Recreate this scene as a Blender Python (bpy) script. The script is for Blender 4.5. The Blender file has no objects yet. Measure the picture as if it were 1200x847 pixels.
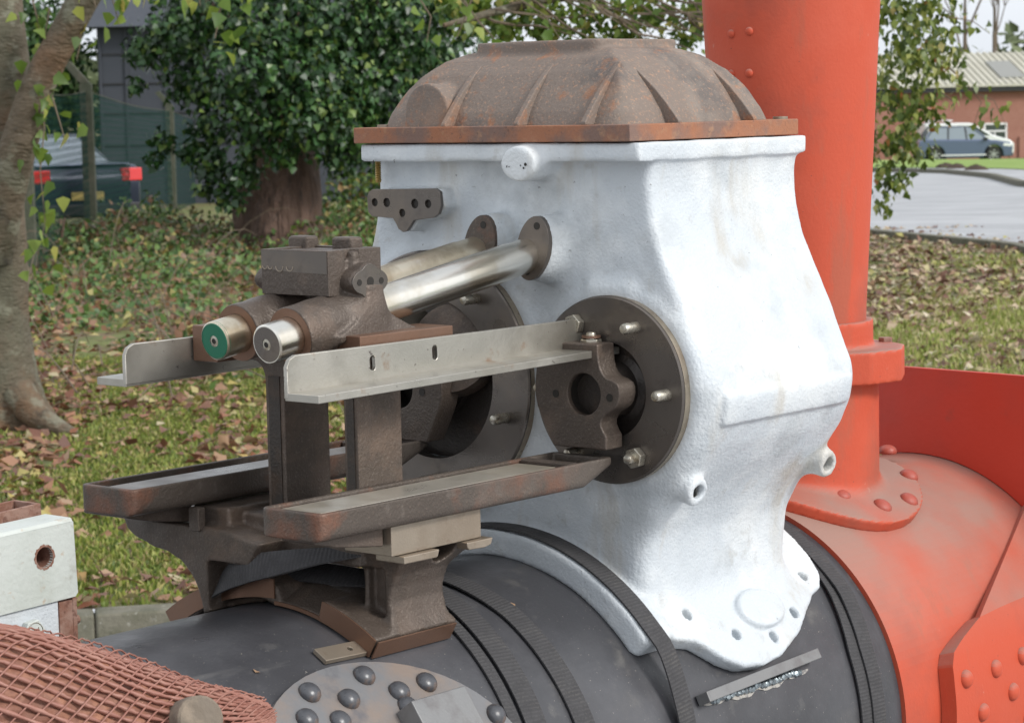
import bpy, bmesh, math, random
import numpy as np
from mathutils import Vector, Matrix, Quaternion
from mathutils.geometry import tessellate_polygon
rng = np.random.default_rng(7); random.seed(7)
SC = bpy.context.scene
PI = math.pi
R_ = math.radians

# ------------------------------------------------------------------ camera
YAW, PITCH, ROLL = R_(40.5753), R_(5.979), R_(-1.2152)
CAM = np.array([-2.4147, -2.1055, .8025])
fw = np.array([math.cos(YAW)*math.cos(PITCH), math.sin(YAW)*math.cos(PITCH), -math.sin(PITCH)])
rt0 = np.array([math.sin(YAW), -math.cos(YAW), 0.]); up0 = np.cross(rt0, fw)
rt = rt0*math.cos(ROLL)+up0*math.sin(ROLL); up = -rt0*math.sin(ROLL)+up0*math.cos(ROLL)
cd = bpy.data.cameras.new('camera'); co = bpy.data.objects.new('camera', cd); SC.collection.objects.link(co)
co.matrix_world = Matrix(((rt[0], up[0], -fw[0], CAM[0]), (rt[1], up[1], -fw[1], CAM[1]), (rt[2], up[2], -fw[2], CAM[2]), (0, 0, 0, 1)))
cd.sensor_width = 36; cd.lens = 36*2911/1200; cd.clip_start = .05; cd.clip_end = 3000
cd.dof.use_dof = True; cd.dof.focus_distance = 3.15; cd.dof.aperture_fstop = 22
SC.camera = co
# ------------------------------------------------------------------ world, sun, exposure
SUN = Vector((.12, -.80, .58)).normalized()
W = bpy.data.worlds.new('World'); SC.world = W; W.use_nodes = True
nt = W.node_tree; nt.nodes.clear()
sky = nt.nodes.new('ShaderNodeTexSky'); sky.sky_type = 'NISHITA'; sky.sun_disc = False
sky.sun_elevation = math.asin(SUN.z); sky.sun_rotation = math.atan2(SUN.x, SUN.y)
sky.air_density = 1.0; sky.dust_density = 4.0; sky.ozone_density = 1.0
hs = nt.nodes.new('ShaderNodeHueSaturation'); hs.inputs['Saturation'].default_value = .32; hs.inputs['Value'].default_value = 1.0
bg = nt.nodes.new('ShaderNodeBackground'); bg.inputs['Strength'].default_value = .15
wo = nt.nodes.new('ShaderNodeOutputWorld')
tcw = nt.nodes.new('ShaderNodeTexCoord'); cn = nt.nodes.new('ShaderNodeTexNoise'); cn.inputs['Scale'].default_value = 2.2; cn.inputs['Detail'].default_value = 5
cr = nt.nodes.new('ShaderNodeValToRGB'); cr.color_ramp.elements[0].position = .35; cr.color_ramp.elements[0].color = (2.9, 3.15, 3.5, 1); cr.color_ramp.elements[1].position = .65; cr.color_ramp.elements[1].color = (5.1, 5.25, 5.45, 1)
cm = nt.nodes.new('ShaderNodeMix'); cm.data_type = 'RGBA'; cm.inputs[0].default_value = .86       # overcast: mostly cloud, a little of the clear sky through it
nt.links.new(tcw.outputs['Generated'], cn.inputs[0]); nt.links.new(cn.outputs[0], cr.inputs[0]); nt.links.new(sky.outputs[0], hs.inputs['Color']); nt.links.new(hs.outputs[0], cm.inputs[6]); nt.links.new(cr.outputs[0], cm.inputs[7]); nt.links.new(cm.outputs[2], bg.inputs['Color']); nt.links.new(bg.outputs[0], wo.inputs[0])
sl = bpy.data.lights.new('sun', 'SUN'); sl.energy = 1.5; sl.angle = R_(14); sl.color = (1, .97, .92)
so = bpy.data.objects.new('sun', sl); SC.collection.objects.link(so)
so.rotation_euler = SUN.to_track_quat('Z', 'Y').to_euler()
SC.view_settings.view_transform = 'Standard'; SC.view_settings.look = 'None'; SC.view_settings.exposure = .74
SC.view_settings.gamma = 1; SC.render.engine = 'CYCLES'
SC.cycles.max_bounces = 6; SC.cycles.transparent_max_bounces = 24

# ------------------------------------------------------------------ materials
MATS = {}
def mat(name, base, rough=.6, metal=0., layers=(), bumps=(), coat=0, spec=.5, island=None, trans=0, uvweb=False, dust=None):
    """layers: (scale, detail, lo, hi, colour, fac[, stretch]); bumps: (scale, height in m[, detail])"""
    if name in MATS: return MATS[name]
    m = bpy.data.materials.new(name); m.use_nodes = True; n = m.node_tree.nodes; l = m.node_tree.links; n.clear()
    out = n.new('ShaderNodeOutputMaterial'); p = n.new('ShaderNodeBsdfPrincipled'); l.new(p.outputs[0], out.inputs[0])
    tc = n.new('ShaderNodeTexCoord')
    col = None
    if island:
        g = n.new('ShaderNodeNewGeometry'); r = n.new('ShaderNodeValToRGB'); l.new(g.outputs['Random Per Island'], r.inputs[0])
        el = r.color_ramp.elements
        el[0].position = island[0][0]; el[0].color = (*island[0][1], 1); el[1].position = island[-1][0]; el[1].color = (*island[-1][1], 1)
        for q, c in island[1:-1]:
            e = el.new(q); e.color = (*c, 1)
        col = r.outputs[0]
    def rgb(c):
        v = n.new('ShaderNodeRGB'); v.outputs[0].default_value = (*c, 1); return v.outputs[0]
    if col is None: col = rgb(base)
    for L in layers:
        sc, de, lo, hi, c, f = L[:6]
        no = n.new('ShaderNodeTexNoise'); no.inputs['Scale'].default_value = sc; no.inputs['Detail'].default_value = de; no.inputs['Roughness'].default_value = .62
        if len(L) > 6:
            mp = n.new('ShaderNodeMapping'); mp.inputs['Scale'].default_value = L[6]; mp.inputs['Location'].default_value = (sc*.37, sc*.11, sc*.23)
            l.new(tc.outputs['Object'], mp.inputs[0]); l.new(mp.outputs[0], no.inputs[0])
        else: l.new(tc.outputs['Object'], no.inputs[0])
        mr = n.new('ShaderNodeMapRange'); mr.inputs['From Min'].default_value = lo; mr.inputs['From Max'].default_value = hi; mr.inputs['To Max'].default_value = f
        l.new(no.outputs[0], mr.inputs[0])
        mx = n.new('ShaderNodeMix'); mx.data_type = 'RGBA'; l.new(mr.outputs[0], mx.inputs[0]); l.new(col, mx.inputs[6]); mx.inputs[7].default_value = (*c, 1)
        col = mx.outputs[2]
    if dust:
        gg = n.new('ShaderNodeNewGeometry'); sx = n.new('ShaderNodeSeparateXYZ'); l.new(gg.outputs['True Normal'], sx.inputs[0]); d1 = n.new('ShaderNodeMapRange'); d1.inputs['From Min'].default_value = .25; d1.inputs['From Max'].default_value = .85; d1.inputs['To Max'].default_value = dust[1]
        l.new(sx.outputs[2], d1.inputs[0]); dn = n.new('ShaderNodeTexNoise'); dn.inputs['Scale'].default_value = 7; dn.inputs['Detail'].default_value = 6; l.new(tc.outputs['Object'], dn.inputs[0])
        d2 = n.new('ShaderNodeMapRange'); d2.inputs['From Min'].default_value = .10; d2.inputs['From Max'].default_value = .58; l.new(dn.outputs[0], d2.inputs[0]); dm = n.new('ShaderNodeMath'); dm.operation = 'MULTIPLY'; l.new(d1.outputs[0], dm.inputs[0]); l.new(d2.outputs[0], dm.inputs[1])
        mx = n.new('ShaderNodeMix'); mx.data_type = 'RGBA'; l.new(dm.outputs[0], mx.inputs[0]); l.new(col, mx.inputs[6]); mx.inputs[7].default_value = (*dust[0], 1); col = mx.outputs[2]
    l.new(col, p.inputs['Base Color'])
    p.inputs['Roughness'].default_value = rough; p.inputs['Metallic'].default_value = metal; p.inputs['Specular IOR Level'].default_value = spec
    if coat: p.inputs['Coat Weight'].default_value = coat
    if layers and metal < .95:
        no = n.new('ShaderNodeTexNoise'); no.inputs['Scale'].default_value = layers[0][0]*1.7; no.inputs['Detail'].default_value = 5
        l.new(tc.outputs['Object'], no.inputs[0]); mr = n.new('ShaderNodeMapRange'); mr.inputs['From Min'].default_value = .3; mr.inputs['From Max'].default_value = .7
        mr.inputs['To Min'].default_value = max(.05, rough-.12); mr.inputs['To Max'].default_value = min(1, rough+.12); l.new(no.outputs[0], mr.inputs[0]); l.new(mr.outputs[0], p.inputs['Roughness'])
    prev = None
    for B in bumps:
        sc, h = B[:2]
        no = n.new('ShaderNodeTexNoise'); no.inputs['Scale'].default_value = sc; no.inputs['Detail'].default_value = B[2] if len(B) > 2 else 3
        if len(B) > 3:
            mp = n.new('ShaderNodeMapping'); mp.inputs['Scale'].default_value = B[3]; l.new(tc.outputs['Object'], mp.inputs[0]); l.new(mp.outputs[0], no.inputs[0])
        else: l.new(tc.outputs['Object'], no.inputs[0])
        b = n.new('ShaderNodeBump'); b.inputs['Distance'].default_value = h; b.inputs['Strength'].default_value = 1
        l.new(no.outputs[0], b.inputs['Height'])
        if prev: l.new(prev, b.inputs['Normal'])
        prev = b.outputs[0]
    if uvweb:
        wv = n.new('ShaderNodeTexWave'); wv.wave_type = 'BANDS'; wv.bands_direction = 'X'; wv.inputs['Scale'].default_value = uvweb; wv.inputs['Distortion'].default_value = .6
        wv.inputs['Detail'].default_value = 1
        l.new(tc.outputs['UV'], wv.inputs[0])
        b = n.new('ShaderNodeBump'); b.inputs['Distance'].default_value = .0004; l.new(wv.outputs[0], b.inputs['Height'])
        if prev: l.new(prev, b.inputs['Normal'])
        prev = b.outputs[0]
        mx = n.new('ShaderNodeMix'); mx.data_type = 'RGBA'; l.new(wv.outputs[0], mx.inputs[0]); mx.inputs[6].default_value = (.042, .041, .043, 1); l.new(col, mx.inputs[7]); l.new(mx.outputs[2], p.inputs['Base Color'])
    if prev: l.new(prev, p.inputs['Normal'])
    if trans:
        t = n.new('ShaderNodeBsdfTranslucent'); l.new(col, t.inputs[0]); ms = n.new('ShaderNodeMixShader'); ms.inputs[0].default_value = trans
        l.new(p.outputs[0], ms.inputs[1]); l.new(t.outputs[0], ms.inputs[2]); l.new(ms.outputs[0], out.inputs[0])
    MATS[name] = m; return m

M_primer = mat('pale_blue_primer', (.52, .558, .59), .5, layers=[(6, 5, .45, .62, (.655, .68, .69), .85), (8, 8, .54, .68, (.36, .385, .40), .62), (9, 6, .55, .68, (.40, .355, .28), .6, (1, 1, .18)), (26, 8, .61, .70, (.36, .35, .32), .4), (120, 4, .69, .74, (.12, .11, .10), .7)], bumps=[(14, .0016, 2), (70, .0009, 5), (240, .0012, 4)])
M_lid = mat('rusty_cast_lid', (.19, .15, .125), .8, metal=.1, layers=[(5, 7, .53, .64, (.33, .175, .10), .7), (4, 5, .5, .62, (.25, .215, .185), .7), (7, 6, .50, .62, (.095, .085, .082), .75), (24, 7, .58, .68, (.34, .14, .06), .7), (200, 4, .56, .68, (.40, .235, .15), .6), (330, 3, .60, .70, (.46, .37, .29), .3)], bumps=[(230, .0011, 4), (30, .002, 3)])
M_lidedge = mat('red_rust_flange', (.30, .125, .065), .75, layers=[(14, 6, .45, .62, (.17, .11, .09), .9), (60, 6, .55, .7, (.36, .2, .11), .6), (170, 3, .62, .72, (.10, .06, .05), .8)], bumps=[(240, .0009, 4)])
M_iron = mat('bare_cast_iron', (.088, .068, .055), .5, metal=.3, layers=[(14, 5, .48, .66, (.165, .115, .085), .8), (7, 5, .52, .7, (.055, .05, .047), .8), (300, 3, .58, .68, (.20, .17, .14), .4)], bumps=[(310, .0010, 4), (40, .0015, 2)])
M_ironred = mat('red_brown_cast_iron', (.085, .068, .056), .5, metal=.35, layers=[(9, 6, .54, .66, (.20, .085, .05), .75), (7, 5, .50, .64, (.12, .10, .085), .8), (30, 5, .60, .70, (.17, .145, .125), .5), (300, 3, .60, .70, (.22, .16, .12), .4)], bumps=[(300, .0010, 4), (35, .0014, 2)])
M_darkiron = mat('shaded_recess_iron', (.045, .037, .032), .4, metal=.4, layers=[(20, 5, .5, .7, (.09, .06, .042), .8)], bumps=[(300, .0007, 4)])  # darker iron for recesses; the shade of their depth is put into the colour
M_disc = mat('turned_brown_steel', (.15, .132, .118), .32, metal=.75, layers=[(9, 5, .46, .64, (.20, .165, .135), .8), (30, 5, .56, .7, (.10, .088, .08), .7)], bumps=[(500, .00015, 3)])
M_rim = mat('bright_turned_rim', (.42, .36, .28), .33, metal=.85, layers=[(20, 4, .45, .6, (.26, .2, .15), .7)], bumps=[(400, .0002, 3)])
M_bronze = mat('machined_brown_edge', (.21, .12, .08), .42, metal=.6, layers=[(14, 4, .45, .65, (.20, .12, .085), .8)], bumps=[(260, .0003, 3)])
M_cream = mat('machined_cream_steel', (.34, .285, .225), .42, metal=.6, layers=[(12, 5, .45, .62, (.26, .21, .16), .8), (70, 4, .6, .7, (.22, .16, .12), .6)], bumps=[(350, .0003, 3)])
M_steel = mat('milled_steel', (.44, .42, .375), .38, metal=.8, layers=[(7, 5, .48, .64, (.31, .29, .25), .8), (24, 6, .62, .74, (.27, .15, .08), .7), (90, 4, .66, .72, (.10, .08, .07), .9)], bumps=[(420, .0002, 3), (90, .0003, 2)])
M_rod = mat('ground_rod', (.80, .77, .70), .24, metal=1., layers=[(9, 4, .5, .66, (.55, .48, .36), .7)], bumps=[(300, .00008, 2, (.05, 1, 1))])
M_rod2 = mat('stained_rod', (.70, .63, .50), .28, metal=.95, layers=[(12, 6, .45, .6, (.42, .34, .23), .8), (40, 5, .6, .7, (.7, .66, .6), .5)])
M_bright = mat('bright_machined_face', (.56, .52, .45), .36, metal=.6, layers=[(10, 5, .48, .64, (.42, .37, .29), .8)], bumps=[(300, .0002, 3, (.2, 1, 1))])
M_redriv = mat('dark_red_rivet', (.36, .075, .05), .5, layers=[(60, 5, .5, .65, (.25, .09, .07), .8)], bumps=[(180, .0004, 3)])
M_green = mat('green_paint_mark', (.0, .13, .065), .4)
M_hole = mat('hole_shade_and_chip', (.03, .026, .022), .5, metal=.4)  # near-black; shade inside holes put into the colour, also used for paint chips
M_thread = mat('threaded_bore', (.20, .20, .19), .35, metal=.8, bumps=[(500, .0004)])
M_nut = mat('plain_steel_nut', (.50, .47, .40), .3, metal=.85, layers=[(60, 4, .5, .65, (.30, .24, .17), .8)], bumps=[(400, .0002)])
M_boiler = mat('grey_black_boiler_paint', (.046, .046, .051), .38, layers=[(9, 8, .58, .70, (.105, .098, .09), .5), (14, 6, .64, .70, (.15, .145, .14), .4, (.12, 1, 1)), (5, 6, .46, .66, (.085, .085, .093), .7), (18, 7, .60, .72, (.13, .125, .12), .5), (3, 4, .55, .7, (.05, .05, .055), .8), (330, 2, .70, .76, (.34, .31, .27), .8)], bumps=[(160, .0004, 4), (9, .002, 2)])
M_pad = mat('grey_boiler_plate', (.15, .15, .155), .42, layers=[(8, 5, .5, .66, (.22, .16, .12), .7), (22, 6, .55, .7, (.09, .09, .10), .8)], bumps=[(160, .0004, 4)])
M_rivet = mat('dark_rivet_paint', (.07, .072, .08), .36, metal=.1, layers=[(40, 5, .50, .64, (.19, .125, .09), .75), (90, 4, .55, .7, (.03, .03, .035), .7)], bumps=[(200, .0003)])
M_greybar = mat('grey_flat_bar', (.20, .20, .20), .45, metal=.3, layers=[(20, 4, .5, .7, (.13, .12, .12), .8)], bumps=[(260, .0003)])
M_red = mat('red_oxide_primer', (.48, .076, .036), .62, layers=[(4, 5, .46, .68, (.52, .10, .055), .8), (6, 7, .50, .66, (.36, .075, .045), .8), (2.2, 8, .56, .66, (.29, .11, .075), .6), (11, 7, .60, .68, (.33, .10, .06), .6, (1, 1, .22)), (26, 7, .68, .74, (.50, .33, .26), .6), (230, 2, .73, .78, (.10, .05, .04), .8)], bumps=[(180, .0004, 3), (10, .0008, 2)], dust=((.30, .19, .155), .95), spec=.3)
M_reddeep = mat('glossy_red_plate', (.50, .045, .022), .5, layers=[(5, 4, .48, .7, (.42, .05, .03), .8), (11, 5, .62, .75, (.25, .06, .04), .6)], bumps=[(120, .0004, 3)])
M_web = mat('black_webbing', (.055, .053, .056), .85, layers=[(30, 4, .5, .7, (.085, .08, .076), .7), (400, 2, .5, .6, (.02, .02, .02), .6)], uvweb=62.)
M_whitepaint = mat('old_white_paint', (.52, .55, .52), .5, layers=[(12, 5, .5, .68, (.44, .47, .43), .8), (30, 6, .58, .68, (.36, .36, .31), .7), (70, 6, .62, .72, (.42, .30, .2), .7)], bumps=[(160, .0008, 4)])
M_rust = mat('flaky_rust', (.20, .095, .065), .85, layers=[(40, 6, .45, .6, (.30, .19, .15), .8), (110, 5, .56, .68, (.12, .05, .035), .8)], bumps=[(160, .0015, 5)])
M_net = mat('salmon_net_twine', (.27, .115, .085), .55, layers=[(60, 4, .45, .65, (.33, .165, .125), .8)])
M_netin = mat('bundled_kindling', (.20, .085, .055), .7, layers=[(30, 5, .45, .6, (.36, .17, .105), .8), (60, 6, .56, .68, (.14, .05, .03), .8)], bumps=[(90, .003, 3, (1, 1, 1))])
M_bark = mat('birch_bark', (.12, .092, .062), .85, layers=[(3, 6, .45, .62, (.095, .09, .06), .9, (1, 1, .5)), (1.7, 4, .52, .66, (.15, .085, .045), .8), (14, 6, .62, .70, (.30, .27, .21), .6, (1, 1, 3.5)), (6, 5, .60, .72, (.045, .038, .03), .8), (5, 7, .55, .62, (.21, .21, .155), .6)], bumps=[(7, .035, 7, (1, 1, 1.6)), (30, .014, 6, (1, 1, 2.2))])
M_bark2 = mat('dark_furrowed_bark', (.095, .058, .042), .9, layers=[(5, 6, .45, .62, (.16, .10, .075), .9, (1, 1, .2)), (20, 5, .55, .7, (.035, .028, .024), .9, (1, 1, .15))], bumps=[(9, .16, 6, (1, 1, .15))])
M_twig = mat('pale_twig', (.15, .115, .08), .85)
M_conc = mat('weathered_concrete', (.15, .14, .105), .9, layers=[(8, 6, .45, .62, (.085, .085, .055), .9), (40, 6, .6, .7, (.33, .32, .28), .8), (120, 4, .6, .7, (.08, .08, .06), .7)], bumps=[(60, .004, 5)])
M_post = mat('green_stained_concrete', (.06, .068, .045), .9, layers=[(4, 5, .45, .65, (.11, .10, .075), .8)], bumps=[(20, .01, 4)])
M_grass = mat('leafy_turf', (.12, .15, .035), .95, layers=[(1.1, 5, .42, .58, (.17, .19, .045), .8), (5, 6, .48, .62, (.075, .06, .03), .8), (2.2, 6, .49, .59, (.13, .08, .05), .85), (26, 4, .55, .68, (.26, .22, .11), .6)], bumps=[(30, .02, 5)])
M_verge = mat('mown_verge', (.19, .28, .05), .95, layers=[(1, 5, .5, .6, (.24, .33, .08), .8)])
M_road = mat('pale_asphalt', (.33, .335, .345), .6, layers=[(.6, 6, .46, .62, (.41, .415, .425), .8), (3, 6, .6, .7, (.25, .25, .26), .6)], bumps=[(90, .003, 4)])
M_soil = mat('molehill_soil', (.06, .04, .028), .95, bumps=[(20, .03, 4)])
M_leafdead = mat('fallen_leaf', (0, 0, 0), .6, island=[(0, (.22, .085, .045)), (.25, (.13, .06, .042)), (.45, (.29, .15, .085)), (.62, (.36, .24, .15)), (.78, (.27, .10, .05)), (.9, (.40, .34, .10)), (1, (.46, .39, .26))], trans=.15)
M_leafdead2 = mat('sunlit_fallen_leaf', (0, 0, 0), .5, island=[(0, (.22, .11, .07)), (.25, (.13, .065, .05)), (.45, (.34, .22, .14)), (.7, (.48, .37, .25)), (.85, (.36, .33, .10)), (1, (.58, .50, .38))], trans=.15)  # lighter leaf copy for the right bank; its sunlight is put into the colour
M_blade = mat('grass_blade', (0, 0, 0), .6, island=[(0, (.075, .12, .022)), (.35, (.16, .21, .035)), (.65, (.27, .31, .055)), (.82, (.40, .37, .13)), (1, (.24, .17, .09))], trans=.25)
M_blade2 = mat('sunlit_grass_blade', (0, 0, 0), .6, island=[(0, (.15, .20, .035)), (.4, (.28, .33, .07)), (.65, (.40, .40, .13)), (.85, (.52, .46, .24)), (1, (.28, .2, .11))], trans=.25)  # paler blades for the right bank, sunlight painted into their colours
M_ivy = mat('ivy_leaf', (0, 0, 0), .38, island=[(0, (.010, .028, .010)), (.35, (.020, .058, .016)), (.65, (.034, .095, .023)), (.88, (.065, .14, .03)), (1, (.17, .23, .05))], trans=.12)
M_fresh = mat('yellow_green_leaf', (0, 0, 0), .42, island=[(0, (.06, .12, .02)), (.4, (.13, .21, .03)), (.75, (.22, .30, .05)), (.92, (.34, .35, .08)), (1, (.40, .30, .08))], trans=.4)
M_shrub = mat('shrub_leaf', (0, 0, 0), .5, island=[(0, (.03, .06, .015)), (.35, (.06, .11, .02)), (.6, (.11, .18, .03)), (.8, (.20, .25, .05)), (.9, (.28, .14, .05)), (1, (.13, .07, .04))], trans=.25)
M_shrubr = mat('drooping_leaf', (0, 0, 0), .4, island=[(0, (.05, .08, .015)), (.35, (.10, .15, .025)), (.7, (.20, .25, .05)), (.9, (.33, .35, .09)), (.97, (.42, .42, .16)), (1, (.45, .12, .04))], trans=.4)
M_under = mat('bramble_leaf', (0, 0, 0), .5, island=[(0, (.05, .10, .03)), (.35, (.08, .15, .035)), (.6, (.14, .22, .05)), (.72, (.17, .11, .07)), (.85, (.23, .115, .06)), (1, (.30, .28, .08))], trans=.2)
M_hedge = mat('conifer_leaf', (0, 0, 0), .6, island=[(0, (.02, .055, .015)), (.5, (.04, .10, .02)), (1, (.08, .16, .03))], trans=.1)
M_far = mat('far_leaf', (0, 0, 0), .8, island=[(0, (.10, .13, .06)), (1, (.17, .2, .1))])
M_barn = mat('dark_barn_sheet', (.038, .044, .056), .7, layers=[(.4, 4, .4, .65, (.06, .066, .08), .8)])
M_brickfar = mat('red_brick_far', (.33, .155, .115), .85, layers=[(.5, 5, .45, .65, (.41, .215, .165), .8), (6, 3, .5, .7, (.27, .11, .075), .7, (1, 1, 3))])
M_roof = mat('pale_roof_sheet', (.48, .46, .38), .6, layers=[(.3, 4, .45, .65, (.56, .54, .46), .8)])
M_roofd = mat('weathered_roof_light', (.26, .26, .24), .5)
M_white = mat('white_gloss', (.78, .78, .78), .35)
M_carblue = mat('slate_blue_car_paint', (.12, .15, .25), .28, metal=.4, coat=.6)
M_cardark = mat('dark_blue_car_paint', (.02, .028, .055), .25, metal=.3, coat=.7)
M_carblack = mat('dark_grey_car_paint', (.035, .038, .042), .25, metal=.3, coat=.7)
M_carwhite = mat('white_van_paint', (.75, .76, .76), .35, coat=.5)
M_glass = mat('car_glass', (.05, .06, .07), .08, metal=0, coat=1)
M_glassl = mat('sky_lit_car_glass', (.20, .24, .28), .1, coat=1)  # paler glass; a bright sky reflection is put into its base colour
M_tyre = mat('tyre_rubber', (.02, .02, .02), .8)
M_alloy = mat('alloy_wheel', (.5, .5, .5), .3, metal=.8)
M_lamp = mat('red_tail_lens', (.65, .012, .012), .2, coat=1)
M_black = mat('black_plastic', (.02, .02, .022), .5)
M_brass = mat('brass_thread', (.36, .25, .09), .35, metal=.9)
M_plate = mat('yellow_plate', (.5, .38, .12), .5)
M_woodend = mat('sawn_log_end', (.16, .13, .10), .85, layers=[(40, 5, .45, .6, (.25, .2, .15), .8)], bumps=[(120, .002, 4)])
M_weld = mat('weld_bead', (.26, .30, .32), .3, metal=.7, bumps=[(200, .001)])
M_chip = mat('scraped_paint', (.36, .34, .31), .7, layers=[(120, 5, .5, .6, (.15, .145, .15), .8)], bumps=[(160, .001)])
M_backing = mat('dark_wood_shade', (.03, .04, .02), .95)

# ------------------------------------------------------------------ object helpers
COL = SC.collection
def tag(o, label=None, cat=None, group=None, kind=None):
    if label: o['label'] = label
    if cat: o['category'] = cat
    if group: o['group'] = group
    if kind: o['kind'] = kind
    return o
def thing(name, label, cat, loc=(0, 0, 0), group=None):
    o = bpy.data.objects.new(name, None); COL.objects.link(o); o.location = loc; o.empty_display_size = .05
    return tag(o, label, cat, group)
def root_of(par):
    v = Vector((0, 0, 0))
    while par is not None:
        v += Vector(par.location); par = par.parent
    return v
def link(name, me, m, par=None, world=True):
    """mesh is in world coordinates: shift it so that the child sits at its parent's origin"""
    if m is not None:
        me.materials.clear(); me.materials.append(m)
    o = bpy.data.objects.new(name, me); COL.objects.link(o)
    if par is not None:
        o.parent = par
        if world: me.transform(Matrix.Translation(-root_of(par)))
    return o
def smooth(me, ang=35):
    me.shade_smooth()
    try: me.set_sharp_from_angle(angle=R_(ang))
    except Exception: pass
def base_origin(o):
    """move a single-mesh thing's origin to its base"""
    me = o.data; n = len(me.vertices); a = np.empty(n*3, np.float32); me.vertices.foreach_get('co', a); a = a.reshape(-1, 3)
    c = Vector(((a[:, 0].min()+a[:, 0].max())/2, (a[:, 1].min()+a[:, 1].max())/2, a[:, 2].min()))
    me.transform(Matrix.Translation(-c)); o.location = c
    return o

class MB:
    def __init__(s): s.v = []; s.f = []; s.uv = None
    def add(s, v, f):
        b = len(s.v); s.v += [tuple(map(float, q)) for q in v]; s.f += [tuple(b+i for i in q) for q in f]; return s
    def box(s, x0, x1, y0, y1, z0, z1, mat=None):
        v = [(x, y, z) for x in (x0, x1) for y in (y0, y1) for z in (z0, z1)]
        if mat is not None: v = [mat @ Vector(q) for q in v]
        return s.add(v, [(0, 1, 3, 2), (4, 6, 7, 5), (0, 4, 5, 1), (2, 3, 7, 6), (0, 2, 6, 4), (1, 5, 7, 3)])
    def prism(s, poly, a, b, plane='yz', holes=(), mat=None):
        def P(q, t):
            v = {'yz': (t, q[0], q[1]), 'xz': (q[0], t, q[1]), 'xy': (q[0], q[1], t)}[plane]
            return mat @ Vector(v) if mat is not None else Vector(v)
        loops = [list(poly)]+[list(h) for h in holes]
        flat = [q for L in loops for q in L]; n = len(flat)
        v = [P(q, a) for q in flat]+[P(q, b) for q in flat]
        f = []
        if holes:
            bm = bmesh.new(); vv = [bm.verts.new((q[0], q[1], 0)) for q in flat]; o = 0; ed = []
            for L in loops:
                ed += [bm.edges.new((vv[o+i], vv[o+(i+1) % len(L)])) for i in range(len(L))]; o += len(L)
            bmesh.ops.triangle_fill(bm, use_beauty=True, use_dissolve=False, edges=ed); bm.verts.index_update()
            tr = [tuple(w.index for w in fc.verts) for fc in bm.faces]; bm.free()
            f += [tuple(t) for t in tr]+[tuple(n+i for i in reversed(t)) for t in tr]
        else: f += [tuple(range(n)), tuple(reversed(range(n, 2*n)))]
        o = 0
        for L in loops:
            k = len(L)
            for i in range(k):
                j = (i+1) % k; f.append((o+i, o+j, n+o+j, n+o+i))
            o += k
        return s.add(v, f)
    def lathe(s, prof, org=(0, 0, 0), axis=(0, 0, 1), n=32, cap=True):
        ax = Vector(axis).normalized(); u = ax.orthogonal().normalized(); w = ax.cross(u); org = Vector(org)
        v = []; f = []
        for r, z in prof:
            for i in range(n):
                a = 2*PI*i/n; v.append(org+ax*z+(u*math.cos(a)+w*math.sin(a))*r)
        for k in range(len(prof)-1):
            for i in range(n):
                j = (i+1) % n; f.append((k*n+i, k*n+j, (k+1)*n+j, (k+1)*n+i))
        if cap: f.append(tuple(reversed(range(n)))); f.append(tuple(range((len(prof)-1)*n, len(prof)*n)))
        return s.add(v, f)
    def cyl(s, p0, p1, r0, r1=None, n=20, ch=0):
        p0 = Vector(p0); p1 = Vector(p1); L = (p1-p0).length; r1 = r0 if r1 is None else r1
        prof = [(r0, 0), (r1, L)] if not ch else [(r0-ch, 0), (r0, ch), (r1, L-ch), (r1-ch, L)]
        return s.lathe(prof, p0, p1-p0, n)
    def tube(s, pts, rad, n=6, cap=True):
        pts = [Vector(p) for p in pts]; v = []; f = []; m = len(pts)
        if not hasattr(rad, '__len__'): rad = [rad]*m
        u = None
        for i, p in enumerate(pts):
            t = (pts[min(i+1, m-1)]-pts[max(i-1, 0)]).normalized()
            u = (t.orthogonal() if u is None else (u-t*u.dot(t))).normalized(); w = t.cross(u)
            for k in range(n):
                a = 2*PI*k/n; v.append(p+(u*math.cos(a)+w*math.sin(a))*rad[i])
        for i in range(m-1):
            for k in range(n):
                j = (k+1) % n; f.append((i*n+k, i*n+j, (i+1)*n+j, (i+1)*n+k))
        if cap: f.append(tuple(reversed(range(n)))); f.append(tuple(range((m-1)*n, m*n)))
        return s.add(v, f)
    def build(s, name, m, par=None, bevel=0, ang=35, seg=2, fix=True):
        me = bpy.data.meshes.new(name); me.from_pydata(s.v, [], s.f)
        if fix:
            bm = bmesh.new(); bm.from_mesh(me); bmesh.ops.recalc_face_normals(bm, faces=bm.faces); bm.to_mesh(me); bm.free()
        o = link(name, me, m, par)
        if bevel:
            bv = o.modifiers.new('bevel', 'BEVEL'); bv.width = bevel; bv.segments = seg; bv.limit_method = 'ANGLE'; bv.angle_limit = R_(ang)
            bv.harden_normals = True
            me.shade_smooth()
        else: smooth(me, ang)
        return o
def circ(cx, cy, r, n=20, rx=None, a0=0):
    rx = rx or r
    return [(cx+rx*math.cos(a0+2*PI*i/n), cy+r*math.sin(a0+2*PI*i/n)) for i in range(n)]
def box(name, m, par, x0, x1, y0, y1, z0, z1, bevel=.002): return MB().box(x0, x1, y0, y1, z0, z1).build(name, m, par, bevel)

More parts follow.
